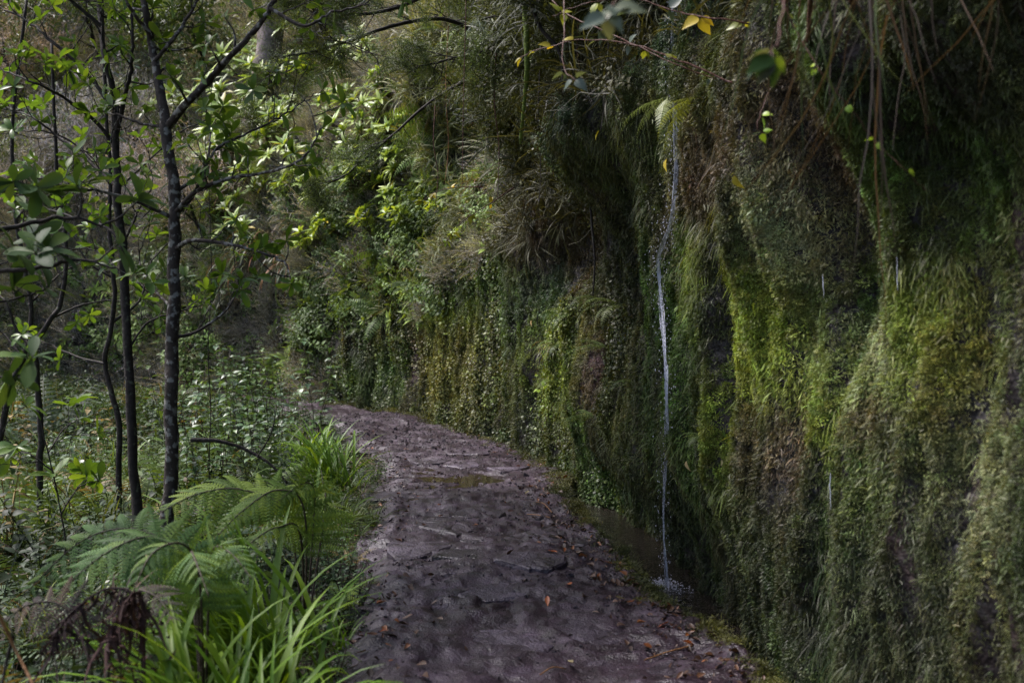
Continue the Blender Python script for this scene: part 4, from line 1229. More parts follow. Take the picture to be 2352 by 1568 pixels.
slope_tree('leafy crown right of the pale trunk, under the long dark branch', 760, 130, 1.1, 3, 1.6, 7)
slope_tree('leafy crown at the top edge above the bright rosettes', 870, 60, 1.0, 4, 1.4, 8)
slope_tree('low leafy bush overhanging the cliff left of the hanging grass', 980, 190, .45, 3, .3, 9, .04, fwd=.4)
slope_tree('leafy crown at the upper left corner of the slope', 130, 30, 2.2, 4, 2.2, 10)
slope_tree('small leafy bush on the slope above the drooping grass curtain', 640, 350, .7, 3, .7, 11, .04)
slope_tree('dark leafy bush overhanging the cliff at the top, right of the long branch', 1080, 30, .6, 3, .4, 12, .04, fwd=.6)

# pale pinkish trunk rising at the top of the slope
def pale_trunk():
    s, z = wall_at(585, 290); Y = float(wall_pt(np.array(s), np.array(z))[1])
    pts = line([(582, 330), (600, 230), (618, 110), (632, 0), (650, -150), (660, -320)], Y, 0.0, 5, .02)
    root = thing('pale_tree', 'thick pale pinkish trunk rising through the brush at the top', 'tree', pts[0])
    mb = MB(); tube(mb, catmull(pts, 6) - pts[0], np.linspace(.40, .28, 31), 12, rough=.18, seed=3); mb.obj('trunk', M['bark_pink'], root)
    for k, l in enumerate([[(622, 80), (700, 20), (790, -60)], [(628, 20), (560, -60), (500, -160)]]):
        mb = MB(); tube(mb, catmull(line(l, Y, .5, 6 + k), 6) - pts[0], np.linspace(.10, .05, 13), 8, rough=.15); mb.obj('branch', M['bark_pink'], root)
    for k in range(3):
        o = bpy.data.objects.new('crown', HEATH[4]); COL.objects.link(o); o.parent = root
        o.location = tuple(at(600 + 90 * k, -330 - 40 * k, Y) - pts[0]); o.scale = (2.2, 2.2, 1.6); o.rotation_euler = (0, 0, k * 1.3)
pale_trunk()

# the long dark branch that crosses above the slope, growing from the cliff top
def cliff_branch(name, label, cat, pts, Ys, r0, bark, seed, twigs=10, tl=.5, sprays=None, group=None, leaves=None):
    r = np.random.default_rng(seed)
    P = [at(px, py, y) for (px, py), y in zip(pts, Ys)]; org = P[0]
    root = thing(name, label, cat, org, group)
    Q = catmull(P, 8); m = len(Q); Q = Q + np.cumsum(r.normal(0, .006, Q.shape), 0) * np.linspace(0, 1, m)[:, None]
    mb = MB(); tube(mb, Q - org, np.linspace(r0, r0 * .3, m), 7, rough=.15, seed=seed); mb.obj('limb', bark, root)
    tips = []
    for k in range(twigs):
        i = r.integers(m // 8, m - 1); d = nrm(Q[i + 1] - Q[i])
        T = wander(Q[i], nrm(d + r.normal(0, .8, 3) + (0, 0, -.1)), tl * r.uniform(.4, 1.2), 6, r, .25, 0)
        mb = MB(); tube(mb, T - org, np.linspace(r0 * .28, .002, 7), 4)
        for j in range(2):
            T2 = wander(T[r.integers(2, 6)], nrm(d + r.normal(0, .9, 3)), tl * .5 * r.uniform(.4, 1.1), 5, r, .3, 0)
            tube(mb, T2 - org, np.linspace(.004, .0015, 6), 4); tips.append((T2[-1], T2[-1] - T2[-2]))
        mb.obj('twig', bark, root); tips.append((T[-1], T[-1] - T[-2]))
    if leaves:
        me, L, n = leaves
        for tip, d in tips:
            for (p, x, z, l) in whorl(r, tip, d, n, L): place('leaf', me, root, p, x, z, l, org)
    if sprays:
        for tip, d in tips[::3]:
            o = bpy.data.objects.new('foliage', HEATH[3]); COL.objects.link(o); o.parent = root
            s = r.uniform(.10, .17); o.location = tuple(tip - org); o.scale = (s * 1.4, s * 1.4, s); o.rotation_euler = tuple(r.normal(0, 1, 3)); o['kind'] = 'stuff'
    return root
cliff_branch('overhanging_branch', 'long dark branch crossing the upper slope, tip drooping left', 'branch', [(1090, 70), (1010, 42), (900, 58), (790, 95), (700, 112), (640, 108)], [10.6, 10.2, 9.8, 9.5, 9.3, 9.2], .026, M['bark_dark'], 5, 14, .7, 2)
cliff_branch('overhanging_branch', 'dark branch curving along the top edge above the long branch', 'branch', [(1000, -20), (900, 20), (800, 34), (750, 18), (700, -10)], [10, 9.6, 9.3, 9.2, 9.1], .022, M['bark_dark'], 6, 10, .7, 2)
cliff_branch('overhanging_branch', 'thin bare branch slanting down left from the cliff lip', 'branch', [(1060, 190), (980, 240), (880, 330), (800, 395), (745, 410)], [10.8, 10.4, 10.2, 10, 9.9], .018, M['bark_dark'], 7, 10, .5, 1)
cliff_branch('overhanging_branch', 'tangled brown heath branch above the hanging grass', 'branch', [(1180, 60), (1110, 120), (1030, 140), (950, 160)], [9.2, 9.2, 9.3, 9.4], .025, M['bark_dark'], 8, 16, .45, 1)

# moss-sleeved trunk hanging at the top centre and dark roots beside it
def mossy_trunk():
    P = np.array([at(x, y, Y) for x, y, Y in [(1196, -160, 8.0), (1204, -40, 7.9), (1208, 60, 7.85), (1210, 150, 7.85), (1205, 230, 8.0), (1195, 330, 8.3)]]); org = P[-1]
    root = thing('mossy_trunk', 'thin hanging trunk sleeved in bright green moss at the top centre', 'trunk', org)
    Q = catmull(P, 8); mb = MB(); tube(mb, Q - org, np.linspace(.032, .012, len(Q)), 9, rough=.3); mb.obj('trunk', M['bark_moss'], root)
    r = np.random.default_rng(4); mb = MB()
    for k in range(2600):
        i = r.integers(0, len(Q) - 8); d = nrm(r.normal(0, 1, 3) * (1, 1, .3)); p = Q[i] + d * .022
        dd = nrm(d + (0, 0, -.5)); nn = nrm(np.cross(dd, r.normal(0, 1, 3))) * .003
        mb.add([p - nn, p + dd * r.uniform(.012, .035), p + nn], None, [(0, 1, 2)], r.uniform(.6, 1.5))
    M['sleeve'] = leaf_material('moss_sleeve', (0.15, 0.21, 0.03), rough=.6, spec=.3, trans=.25)
    kind(mb.obj('moss', M['sleeve'], root), 'stuff')
mossy_trunk()
def root_line(label, pts, Y, r0, mat='bark_dark', name='dangling_root', cat='root'):
    P = np.array(line(pts, Y, 0, int(abs(pts[0][0])), .04)); org = P[0]
    mb = MB(); Q = catmull(P, 8); tube(mb, Q - org, np.linspace(r0, r0 * .45, len(Q)), 6, rough=.2, seed=int(pts[0][1]) % 50)
    tag(mb.obj(name, M[mat], None, loc=org), label, cat, 'roots dangling from the cliff top')
root_line('dark crooked root dangling right of the mossy trunk', [(1200, -60), (1240, 60), (1285, 120), (1296, 220), (1302, 330), (1335, 375)], 7.3, .016)
root_line('long straight hair-thin root hanging left of the mossy trunk', [(1072, -60), (1068, 100), (1064, 250), (1062, 420)], 8.6, .005, 'cane')
root_line('short dark root beside the yellow leaves at the top', [(1400, 60), (1396, 140), (1388, 240), (1380, 300)], 6.4, .006)
root_line('brown root hanging in front of the dark recess', [(1352, 420), (1360, 520), (1366, 600), (1362, 680)], 8.0, .012)

# crowns of the bank trees above the frame: they keep the bank in shade
def add_canopy(tree, centres, seed):
    r = np.random.default_rng(seed); org = np.array(tree.location)
    for c, R in centres:
        o = bpy.data.objects.new('crown', HEATH[4 - seed % 2]); COL.objects.link(o); o.parent = tree
        o.location = tuple(np.array(c) - org); o.scale = (R, R, R * .6); o.rotation_euler = (0, 0, r.uniform(0, 6))
_trees = [o for o in bpy.data.objects if o.name.startswith(('evergreen_tree', 'woodland_tree'))]
for i, t in enumerate(_trees):
    x, y = t.location[0], t.location[1]
    if y < 5: cs = [((x - .6, y + 1.0, 5.4), 1.2)]
    elif y < 7: cs = [((x - .3, y + .5, 5.2), 1.2), ((x - .4, y + 1.4, 5.8), 1.3)]
    else: cs = [((x - .2, y, 7.2), 1.1)]
    if t.name != 'woodland_tree.003' and t.name != 'woodland_tree.004': add_canopy(t, cs, i)

for q in [('brown root trailing down beside the lower hanging grass', [(1140, 120), (1136, 240), (1146, 340), (1142, 470)], 9.3, .007, 'cane'), ('pale dead stem hanging left of the grass group', [(1030, 60), (1024, 200), (1030, 330), (1022, 420)], 10.6, .006, 'straw_stem'),
          ('thin dark root hanging at the left end of the moss curtain', [(1240, 160), (1236, 280), (1242, 380), (1238, 470)], 8.2, .006, 'bark_dark'), ('two-bent brown root in front of the moss curtain', [(1330, 20), (1326, 120), (1340, 210), (1330, 290)], 7.3, .005, 'cane'),
          ('slim root hanging right of the crooked dark root', [(1440, -20), (1442, 100), (1436, 220), (1440, 300)], 6.6, .004, 'bark_dark'), ('dead stem dangling above the yellow-leaved twig', [(1000, 240), (996, 330), (1006, 400), (1000, 470)], 11.4, .007, 'cane'),
          ('frayed brown root over the brown moss, right of the waterfall', [(1660, 120), (1664, 240), (1656, 330), (1662, 420)], 4.9, .004, 'cane')]:
    root_line(*q)

# ------------------------------------------------------------------ ferns
PINNA = [None, None]
def pinna_mesh(mat, n=12, seed=0, drp=.25):
    mb = MB(); pinna_into(mb, (0, 0, 0), (1, 0, 0), (0, 0, 1), 1.0, n, 1.0, drp)
    ribbon(mb, [(0, 0, 0), (.5, 0, -.06), (.95, 0, -drp * .9)], (.012, .009, .003), (0, 1, 0), .7)
    return mb.mesh('pinna', mat)
def big_fern(label, base, fronds, mat, group=None, seed=0, name='fern', npin=15, width=.34):
    """fern with fronds given by point lists; every pinna is an object"""
    r = np.random.default_rng(seed); base = np.asarray(base, float)
    root = thing(name, label, 'fern', base, group)
    PM = [pinna_mesh(mat, 12, 0, .2), pinna_mesh(mat, 12, 1, .4)]
    for pts, L in fronds:
        P = catmull([base] + list(pts), 7); n = len(P) - 1
        seg = np.linalg.norm(np.diff(P, axis=0), axis=1); tot = seg.sum(); u = np.concatenate([[0], np.cumsum(seg)]) / tot
        mb = MB(); tube(mb, P - base, np.linspace(.006, .0015, n + 1), 5); fr = mb.obj('frond', M['stem'], root)
        T = nrm(np.gradient(P, axis=0))
        for k in range(npin):
            f = .48 + .52 * (k + .2) / npin; j = min(n - 1, int(np.searchsorted(u, f)) - 1); j = max(j, 0)
            q = P[j] + (P[j + 1] - P[j]) * ((f - u[j]) / max(1e-6, u[j + 1] - u[j])); t = T[j]
            sd = nrm(np.cross(t, (0, -.62, .78)) + 1e-6); nz = np.cross(sd, t); nz = nz if nz[2] - nz[1] > 0 else -nz
            l = L * width * (1 - (f - .48) / .52) ** .8 * min(1, .7 + 2 * (f - .48)) + .02
            for sg in (-1, 1):
                x = nrm(sd * sg + t * .45 + np.array((0, -.12, -.38)) + r.normal(0, .06, 3))
                place('pinna', PM[r.integers(2)], fr, q, x, nz, l * r.uniform(.9, 1.1), base)
    return root
def A(px, py, Y): return at(px, py, Y)
fb = A(700, 1330, 4.9); fb[2] = gz(fb[0], fb[1])
big_fern('bright green fern arching over the bank in front of the tall trunk', fb,
         [([A(660, 1190, 5.0), A(560, 1125, 5.0), A(450, 1135, 4.9), A(345, 1190, 4.8)], 1.0),
          ([A(700, 1180, 4.7), A(640, 1125, 4.6), A(560, 1170, 4.5), A(480, 1250, 4.4)], .8),
          ([A(720, 1200, 4.9), A(720, 1120, 4.8), A(690, 1112, 4.7), A(640, 1150, 4.55)], .7),
          ([A(740, 1220, 5.0), A(748, 1150, 5.1), A(742, 1110, 5.2), A(738, 1080, 5.3)], .5),
          ([A(690, 1230, 4.6), A(640, 1210, 4.4), A(590, 1235, 4.3), A(540, 1280, 4.2)], .6)], M['fern'], 'ferns on the bank', 1)
fb = A(470, 1500, 3.6); fb[2] = gz(fb[0], fb[1])
M['fern_cool'] = leaf_material('fern_cool_green', (0.09, 0.17, 0.05), rough=0.6, spec=0.2, trans=0.3)
big_fern('cool green fern below the tree trunks, fronds spreading left', fb,
         [([A(440, 1330, 3.7), A(360, 1235, 3.7), A(250, 1265, 3.6), A(120, 1370, 3.5)], .75),
          ([A(430, 1320, 3.9), A(330, 1220, 4.0), A(190, 1240, 4.0), A(30, 1390, 3.9)], .8),
          ([A(450, 1330, 3.5), A(420, 1250, 3.4), A(350, 1270, 3.3), A(300, 1370, 3.2)], .55),
          ([A(480, 1350, 3.6), A(490, 1260, 3.6), A(530, 1270, 3.5), A(580, 1330, 3.4)], .5),
          ([A(460, 1350, 3.4), A(440, 1270, 3.3), A(450, 1290, 3.1), A(480, 1370, 3.0)], .5)], M['fern_cool'], 'ferns on the bank', 2)

def dead_fern(label, base, tops, mat, seed):
    r = np.random.default_rng(seed); base = np.asarray(base, float)
    root = thing('withered_fern', label, 'fern', base, 'withered ferns on the bank')
    for tp in tops:
        P = catmull([base] + list(tp), 8); n = len(P) - 1
        mb = MB(); tube(mb, P - base, np.linspace(.005, .002, n + 1), 5)
        for k in range(n // 3, n):
            for q in range(2):
                L = r.uniform(.06, .24); T = wander(P[k] - base, nrm((r.normal(0, .5), r.normal(0, .5), -1)), L, 5, r, .25, -.3)
                side = nrm(np.cross(T[1] - T[0], r.normal(0, 1, 3)))
                ribbon(mb, T, np.array((.003, .0045, .005, .0045, .003, .001)) * r.uniform(.5, 1.3), side, r.uniform(.5, 1.5), .6, nrm(np.cross(side, T[1] - T[0])))
                for c in range(5):
                    p = T[r.integers(1, 6)]; dd = nrm(r.normal(0, 1, 3)); nn = nrm(np.cross(dd, r.normal(0, 1, 3))) * .006
                    mb.add([p - nn, p + dd * r.uniform(.015, .035), p + nn], None, [(0, 1, 2)], r.uniform(.5, 1.6))
        mb.obj('frond', mat, root)
b0 = A(330, 1600, 3.2); b0[2] = gz(b0[0], b0[1])
dead_fern('dark brown shrivelled fern drooping beneath the cool green fern', b0, [[A(320, 1420, 3.2), A(260, 1350, 3.2), A(170, 1400, 3.15), A(110, 1480, 3.1)], [A(330, 1420, 3.15), A(310, 1360, 3.1), A(280, 1400, 3.05), A(240, 1470, 3.0)]], M['dead'], 1)
b0 = A(230, 1620, 3.4); b0[2] = gz(b0[0], b0[1])
M_grey = M['grey_dead']
big_fern('greyish withered fern showing behind the shrivelled brown one', b0, [([A(200, 1480, 3.4), A(140, 1390, 3.4), A(60, 1390, 3.4), A(-10, 1450, 3.4)], .5), ([A(260, 1450, 3.4), A(300, 1360, 3.35), A(360, 1370, 3.3), A(400, 1430, 3.2)], .5)], M_grey, 'withered ferns on the bank', 5, 'withered_fern', 12)

def small_fern(seed, mat, n=7, L=.5, hang=False, e0=(-.1, .6)):
    r = np.random.default_rng(seed); root = thing('fern', '', 'fern')
    for i in range(n):
        mb = MB()
        if hang: frond_into(mb, r, (0, 0, 0), r.normal(0, .55), r.uniform(*e0), L * r.uniform(.6, 1.2), r.uniform(1.0, 1.7), .19, 17, 6, r.uniform(.8, 1.25), .1)
        else: frond_into(mb, r, (0, 0, 0), i * 6.28 / n + r.normal(0, .3), r.uniform(.6, 1.1), L * r.uniform(.7, 1.15), r.uniform(.9, 1.6), .24, 16, 7, r.uniform(.8, 1.2), .12)
        mb.obj('frond', mat, root)
    return root
def kill(root):
    for c in list(root.children):
        for g in list(c.children): bpy.data.objects.remove(g)
        bpy.data.objects.remove(c)
    bpy.data.objects.remove(root)
def on_wall(px, py, out=.02):
    s, z = wall_at(px, py); n = base_n(np.array(s)); p = wall_pt(np.array(s), np.array(z), out)
    return p, math.atan2(n[1], n[0])
ORD = ['first', 'second', 'third', 'fourth', 'fifth', 'sixth', 'seventh', 'eighth', 'ninth', 'tenth', 'eleventh', 'twelfth', 'thirteenth', 'fourteenth', 'fifteenth', 'sixteenth', 'seventeenth', 'eighteenth', 'nineteenth', 'twentieth', 'twenty-first', 'twenty-second', 'twenty-third', 'twenty-fourth']

protoW = [small_fern(i, M['wall_fern'], 5, .36, True) for i in range(3)]
wf = [(1395, 690, 'fern with long drooping fronds at the top of the red bare rock', 1.1), (1330, 720, 'wall fern just left of the red bare rock, halfway up', .9), (1410, 800, 'fern hanging over the right side of the red bare rock', .9),
      (1300, 880, 'narrow wall fern beside the dry brown strands left of the red rock', .9), (1440, 700, 'dull fern hanging below the dark recess', .9), (1380, 960, 'fern drooping under the red bare rock', .8), (1480, 880, 'small fern left of the lower waterfall', .6),
      (1300, 790, 'small fern above the dry brown strands', .7), (930, 780, 'small fern on the cliff above the narrow red rock', .9), (840, 760, 'fern hanging from the black rock at the far end', 1.1),
      (1640, 1000, 'tiny green fern on the dark moss right of the waterfall', .3)]
for i, (px, py, lab, sc) in enumerate(wf):
    p, a = on_wall(px, py, .05); copy_tree(protoW[i % 3], p, a + random.uniform(-.4, .4), sc * 1.25, lab, 'ferns on the cliff')
p, a = on_wall(1580, 225, .10)
M['pale_fern'] = leaf_material('pale_fern', (0.17, 0.24, 0.12), rough=0.35, spec=0.5, trans=0.3)
pf = small_fern(9, M['pale_fern'], 4, .5, True, (-.7, .0)); copy_tree(pf, p, a + .1, .72, 'pale fern hanging in front of the waterfall near its top', 'ferns on the cliff')
M['yellow_fern'] = leaf_material('yellow_fern', (0.19, 0.23, 0.05), rough=0.4, spec=0.45, trans=0.3)
p, a = on_wall(1625, 225, .06)
yf = small_fern(10, M['yellow_fern'], 4, .4, True, (-.7, .0)); copy_tree(yf, p, a - .3, .75, 'yellowing fern drooping just right of the pale one by the waterfall', 'ferns on the cliff')
protoG = [small_fern(20 + i, M['fern'], 7, .6) for i in range(2)]
for i, (px, py, Y, lab, sc) in enumerate([(315, 880, 11.5, 'pale arching fern between the thin trunk and the tallest trunk', 1.5), (170, 960, 9.5, 'fern low behind the left trunks', 1.3), (430, 1000, 9.5, 'dark fern right behind the tallest trunk', 1.1), (560, 1090, 7.6, 'small fern among the herbs behind the bright fern', .8),
                                      (60, 1180, 6.5, 'fern at the left edge under the sapling', .9), (230, 1150, 7.2, 'fern at the foot of the crooked trunk', .9), (770, 1220, 5.4, 'small dark fern at the path edge beside the bright fern', .55), (620, 420, 20, 'large light green fern on the far slope', 1.8), (520, 300, 24, 'light green fern high on the far slope behind the tallest tree', 2.6)]):
    p = at(px, py, Y)
    if Y < 15: p[2] = gz(p[0], p[1])
    else: p, _ = on_wall(px, py, .1)
    copy_tree(protoG[i % 2], p, random.uniform(0, 6), sc, lab, 'ferns on the bank and slope')
for q in protoW + protoG + [pf, yf]: kill(q)

# ------------------------------------------------------------------ grass tufts
def blade_mesh(seed, mat):
    r = np.random.default_rng(seed); mb = MB(); n = 8
    e = r.uniform(1.05, 1.5); P = blade_pts((0, 0, 0), 0, e, 1.0, r.uniform(.5, 2.1), n); u = np.linspace(0, 1, n + 1)
    ribbon(mb, P, .0135 * (.6 + .6 * np.sin(u * 2.3)) * (1 - u ** 4 * .97), (0, 1, 0), .75 + .4 * u, .35, (0, 0, 1))
    return mb.mesh('blade', mat)
BL = [blade_mesh(i, M['grass']) for i in range(9)]
def blade_tuft(label, base, n, L, spread, seed, lean=None):
    r = np.random.default_rng(seed); root = thing('grass_tuft', label, 'grass', base, 'grass tufts on the bank')
    for i in range(n):
        o = bpy.data.objects.new('blade', BL[r.integers(len(BL))]); COL.objects.link(o); o.parent = root
        q = r.normal(0, spread, 2); o.location = (q[0], q[1], -.02)
        a = r.uniform(0, 6.28) if lean is None or r.random() < .2 else lean + r.normal(0, .7)
        l = L * r.uniform(.5, 1.15); o.rotation_euler = (r.normal(0, .1), r.normal(0, .12), a); o.scale = (l, max(.4, l) * r.uniform(.7, 1.2), l)
    return root
def g_at(px, Y, dz=0):
    p = at(px, 784, Y); p[2] = gz(p[0], p[1]) + dz; return p
blade_tuft('lush bright green grass tuft at the bottom beside the path', g_at(600, 4.0, 0), 210, .80, .10, 1, 2.9)
blade_tuft('long-bladed grass tuft in the bottom left foreground', g_at(470, 3.3, 0), 110, .75, .10, 2, 2.8)
blade_tuft('grass tuft spilling out of the bottom edge of the picture', g_at(570, 3.1, 0), 90, .7, .08, 3)
blade_tuft('few grass blades at the muddy path edge beyond the lush tuft', g_at(790, 4.7, .02), 26, .26, .04, 4)
blade_tuft('tall grass tuft at the path edge by the puddle', g_at(770, 9.3, .02), 110, .85, .10, 5, 2.4)
blade_tuft('arching grass tuft just beyond the one by the puddle', g_at(720, 10.6, .0), 90, .8, .10, 6, 2.6)
def joined_tuft(seed, mat, n=45, L=.7, w=.009, hang=False, dry=None):
    r = np.random.default_rng(seed); root = thing('grass_tuft', '', 'grass')
    for m, cnt in ((mat, n), (dry, n // 3 if dry else 0)):
        if not cnt: continue
        mb = MB()
        for i in range(cnt):
            if hang: blade_into(mb, r, (r.normal(0, .02), r.normal(0, .07), r.normal(0, .02)), r.normal(0, .6), r.uniform(-.4, .9), L * r.uniform(.45, 1.2), w * r.uniform(.5, 1.2), r.uniform(1.2, 2.4), r.uniform(.6, 1.35), 9)
            else: blade_into(mb, r, (r.normal(0, .05), r.normal(0, .05), 0), r.uniform(0, 6.28), r.uniform(.9, 1.5), L * r.uniform(.5, 1.2), w * r.uniform(.6, 1.2), r.uniform(.5, 2.0), r.uniform(.6, 1.35), 7)
        mb.obj('blades', m, root)
    return root
protoH = [joined_tuft(i, M['grass_dull'], 42, .75, .006, True, M['grass_dry']) for i in range(3)]
hg = [(1080, 210, 'hanging grass tuft at the cliff lip, left of the group above the recess', 1.2), (1130, 190, 'hanging grass tuft with long grey blades, middle of the group by the mossy trunk', 1.3), (1185, 215, 'hanging grass tuft right below the mossy trunk', 1.1), (1040, 260, 'sparse hanging grass at the dark hollow left of the grass group', 1.1),
      (1160, 300, 'lower green grass tuft hanging into the dark recess', .9), (640, 560, 'grass curtain with orange dead blades, right of the tallest tree', 2.4), (600, 600, 'left half of the drooping grass curtain above the herbs', 2.4), (670, 610, 'right half of the drooping grass curtain by the black rock', 2.0), (560, 680, 'lowest drooping grass beside the tallest trunk', 2.0),
      (1110, 420, 'dry brown grass hanging under the grass group', .8), (560, 440, 'pale grass drooping on the far slope behind the branch', 2.3), (1290, 800, 'dry brown strands hanging left of the red rock', .55), (700, 520, 'thin grass hanging left of the bright rosettes', 1.5)]
for i, (px, py, lab, sc) in enumerate(hg):
    p, a = on_wall(px, py, .05); copy_tree(protoH[i % 3], p, a + random.uniform(-.3, .3), sc, lab, 'grass hanging from the cliff')
protoD = [joined_tuft(30 + i, M['grass_dull'], 40, .6, .008) for i in range(2)]
for i, (px, Y, sc, lab) in enumerate([(650, 8.2, .8, 'dull grass tuft behind the bright fern'), (560, 7.6, .7, 'low grass tuft between the herbs and the tallest trunk'), (690, 12.2, 1.0, 'grass tuft under the tall herbs by the path'), (200, 6.0, .8, 'grass tuft left of the thin trunk'), (80, 5.2, .7, 'grass tuft near the left edge under the sapling'),
                                      (840, 5.9, .28, 'tiny grass sprout on the muddy verge'), (250, 8.5, 1.0, 'grass behind the crooked dark trunk'), (810, 8.0, .45, 'short grass fringe where the path narrows')]):
    copy_tree(protoD[i % 2], g_at(px, Y), random.uniform(0, 6), sc, lab, 'grass tufts on the bank')
for q in protoH + protoD: kill(q)

# blurred brown and green straps hanging close to the lens at the upper right
def strap_tuft(label, px, py, Y, n, L, mat, seed, w=.008):
    s, z = wall_at(px, max(py, 5)); r = np.random.default_rng(seed)
    p = at(px, py, Y); root = thing('hanging_straps', label, 'grass', p, 'long straps hanging at the upper right')
    nrm2 = base_n(np.array(s))
    for k in range(int(n * 1.1)):
        mb = MB(); x = r.normal(0, .06, 3)
        T = wander(x, nrm((r.normal(-.05, .3), r.normal(-.05, .3), -1)), L * r.uniform(.35, 1.15), 8, r, .10, -.35)
        u = np.linspace(0, 1, 9); ribbon(mb, T, w * r.uniform(.15, .5) * (1 - u ** 3 * .9), nrm((1, r.normal(0, .5), 0)), r.uniform(.5, 1.3))
        mb.obj('blade', mat, root)
    # the crown of the tuft reaches back to the cliff
    tgt = wall_pt(np.array(s), np.array(p[2] + .05)); mb = MB(); tube(mb, catmull([np.zeros(3), (tgt - p) * .5 + (0, 0, .05), tgt - p], 5), .008, 6); mb.obj('runner', M['cane'], root)
M['strap_brown'] = leaf_material('brown_strap', (0.075, 0.056, 0.042), rough=.6, spec=.3, trans=.3)
strap_tuft('brown straps hanging from the top edge, right of the clover sprigs', 2040, -60, 2.75, 13, .85, M['strap_brown'], 1)
strap_tuft('reddish brown straps hanging from the top edge over the middle of the wall', 1955, -80, 2.9, 9, .85, M['strap_brown'], 2)
strap_tuft('green and olive straps slanting from the top edge near the blurred leaves', 1870, -60, 2.7, 6, .62, M['grass_dull'], 3, .007)
strap_tuft('thin brown straps at the top between the yellow leaves and the green straps', 1795, -90, 3.3, 6, .6, M['strap_brown'], 4, .006)
strap_tuft('dark straps in the upper right corner', 2290, -60, 2.5, 6, .45, M['strap_brown'], 5, .005)

# ------------------------------------------------------------------ herbs along the path
def herb_plant(seed, n=4, h=.9, leafL=.10, pairs=8, mat='herb'):
    r = np.random.default_rng(seed); root = thing('herb_plant', '', 'herb')
    for i in range(n):
        ms, ml = MB(), MB(); herb_into(ms, ml, r, (r.normal(0, .09), r.normal(0, .09), 0), h * r.uniform(.7, 1.15), leafL, pairs, .16)
        st = ms.obj('stem', M['stem'], root); kind(ml.obj('foliage', M[mat], st), 'stuff')
    return root
protoP = [herb_plant(i, 4, 1.15, .125, 9) for i in range(4)]
tall = [(735, 15.2, 1.45, 'tallest leafy herb standing alone where the path bends away'), (640, 15.5, 1.35, 'tall herb left of the lone tallest one by the path bend'), (655, 13.4, .9, 'leafy herb in front of the tallest one at the path bend'), (590, 14.5, 1.3, 'tall pale-topped herb left of the path bend, third in the row')]
for i, (px, Y, sc, lab) in enumerate(tall): copy_tree(protoP[i % 4], g_at(px, Y), random.uniform(0, 6), sc, lab, 'herbs beside the path')
hs = []
rr = random.Random(5)
for row, (Y, xs, sc) in enumerate([(17.5, range(470, 620, 38), 1.4), (14, range(440, 620, 44), 1.3), (11.5, range(420, 690, 48), 1.1), (9.5, range(430, 640, 60), .9), (12.5, range(60, 420, 60), 1.0)]):
    nm = ['in the farthest row by the bend', 'in the row behind the branch stub', 'in the middle row left of the path', 'in the nearest row behind the bright fern', 'in the dim row behind the trunks'][row]
    for k, x in enumerate(xs):
        o = copy_tree(protoP[(k + row) % 4], g_at(x + rr.uniform(-14, 14), Y + rr.uniform(-.5, .5)), rr.uniform(0, 6), sc * rr.uniform(.8, 1.15), '%s leafy herb from the left %s' % (ORD[k], nm), 'herbs beside the path')
for q in protoP: kill(q)
# fallen dark branch lying in the herbs
root_line('dark dead branch lying slanted through the herbs', [(440, 1010), (500, 1012), (560, 1030), (620, 1065), (660, 1110)], 8.8, .022, 'bark_dark', 'dead_branch', 'branch')
root_line('thin bent twig rising from the dead branch', [(590, 1050), (620, 1000), (632, 950), (618, 930)], 8.8, .008, 'bark_dark', 'dead_branch', 'branch')
root_line('orange brown dead stalk crossing the bottom left corner', [(-60, 1340), (-10, 1400), (35, 1490), (90, 1600)], 2.6, .006, 'straw_stem', 'dead_stalk', 'stalk')
root_line('dark dead stalk leaning against the orange one', [(30, 1460), (10, 1540), (-5, 1620)], 2.7, .006, 'bark_dark', 'dead_stalk', 'stalk')

# low small-leaved clumps on the muddy verge
def verge_clump(seed):
    r = np.random.default_rng(seed); root = thing('verge_plant', '', 'plant'); ms, ml = MB(), MB()
    for i in range(16): herb_into(ms, ml, r, (r.normal(0, .07), r.normal(0, .07), 0), r.uniform(.08, .2), .04, 5, .5)
    ms.obj('stems', M['stem'], root); kind(ml.obj('foliage', M['herb'], root), 'stuff'); return root
vp = [verge_clump(i) for i in range(2)]
for i, (px, Y, sc, lab) in enumerate([(760, 6.0, 1.2, 'small-leaved plant on the verge beside the bright fern'), (800, 5.5, 1.0, 'small-leaved plant at the mud edge near the few grass blades'), (720, 4.9, 1.1, 'small-leaved plant between the ferns and the lush grass'), (770, 6.8, 1.0, 'low plant on the verge where the path narrows'), (735, 4.3, .9, 'low plant right behind the lush grass tuft'), (800, 7.6, .8, 'low plant at the path edge before the tall grass')]):
    copy_tree(vp[i % 2], g_at(px, Y), i * 1.1, sc, lab, 'low plants on the verge')
for q in vp: kill(q)

# ------------------------------------------------------------------ bright rosette shrubs on the slope
RL = [leaf_mesh('leaf', 'lance', M['rosette'], i, c, .2) for i, c in enumerate((.2, .4, .6))]
YL = [leaf_mesh('leaf', 'lance', M['yellow'], i, c, .2) for i, c in enumerate((.3, .6))]
def rosette_shrub(seed, nros=6, L=.22, yel=.03):
    r = np.random.default_rng(seed); root = thing('rosette_shrub', '', 'shrub')
    for i in range(nros):
        d = nrm((1.0, r.normal(0, .8), r.uniform(-.3, .7))); T = wander((0, 0, 0), d, r.uniform(.2, .65), 5, r, .15, .5)
        mb = MB(); tube(mb, T, np.linspace(.012, .006, 6), 5); mb.obj('stem', M['stem'], root)
        ax = nrm(T[-1] - T[-2] + np.array((.3, 0, .3)))
        for (p, x, z, l) in whorl(r, T[-1], ax, 13, L, .3):
            place('leaf', (YL if r.random() < yel else RL)[r.integers(2)], root, p, nrm(x + ax * .25 + (0, 0, -.12)), z, l)
    return root
protoR = [rosette_shrub(i) for i in range(4)]
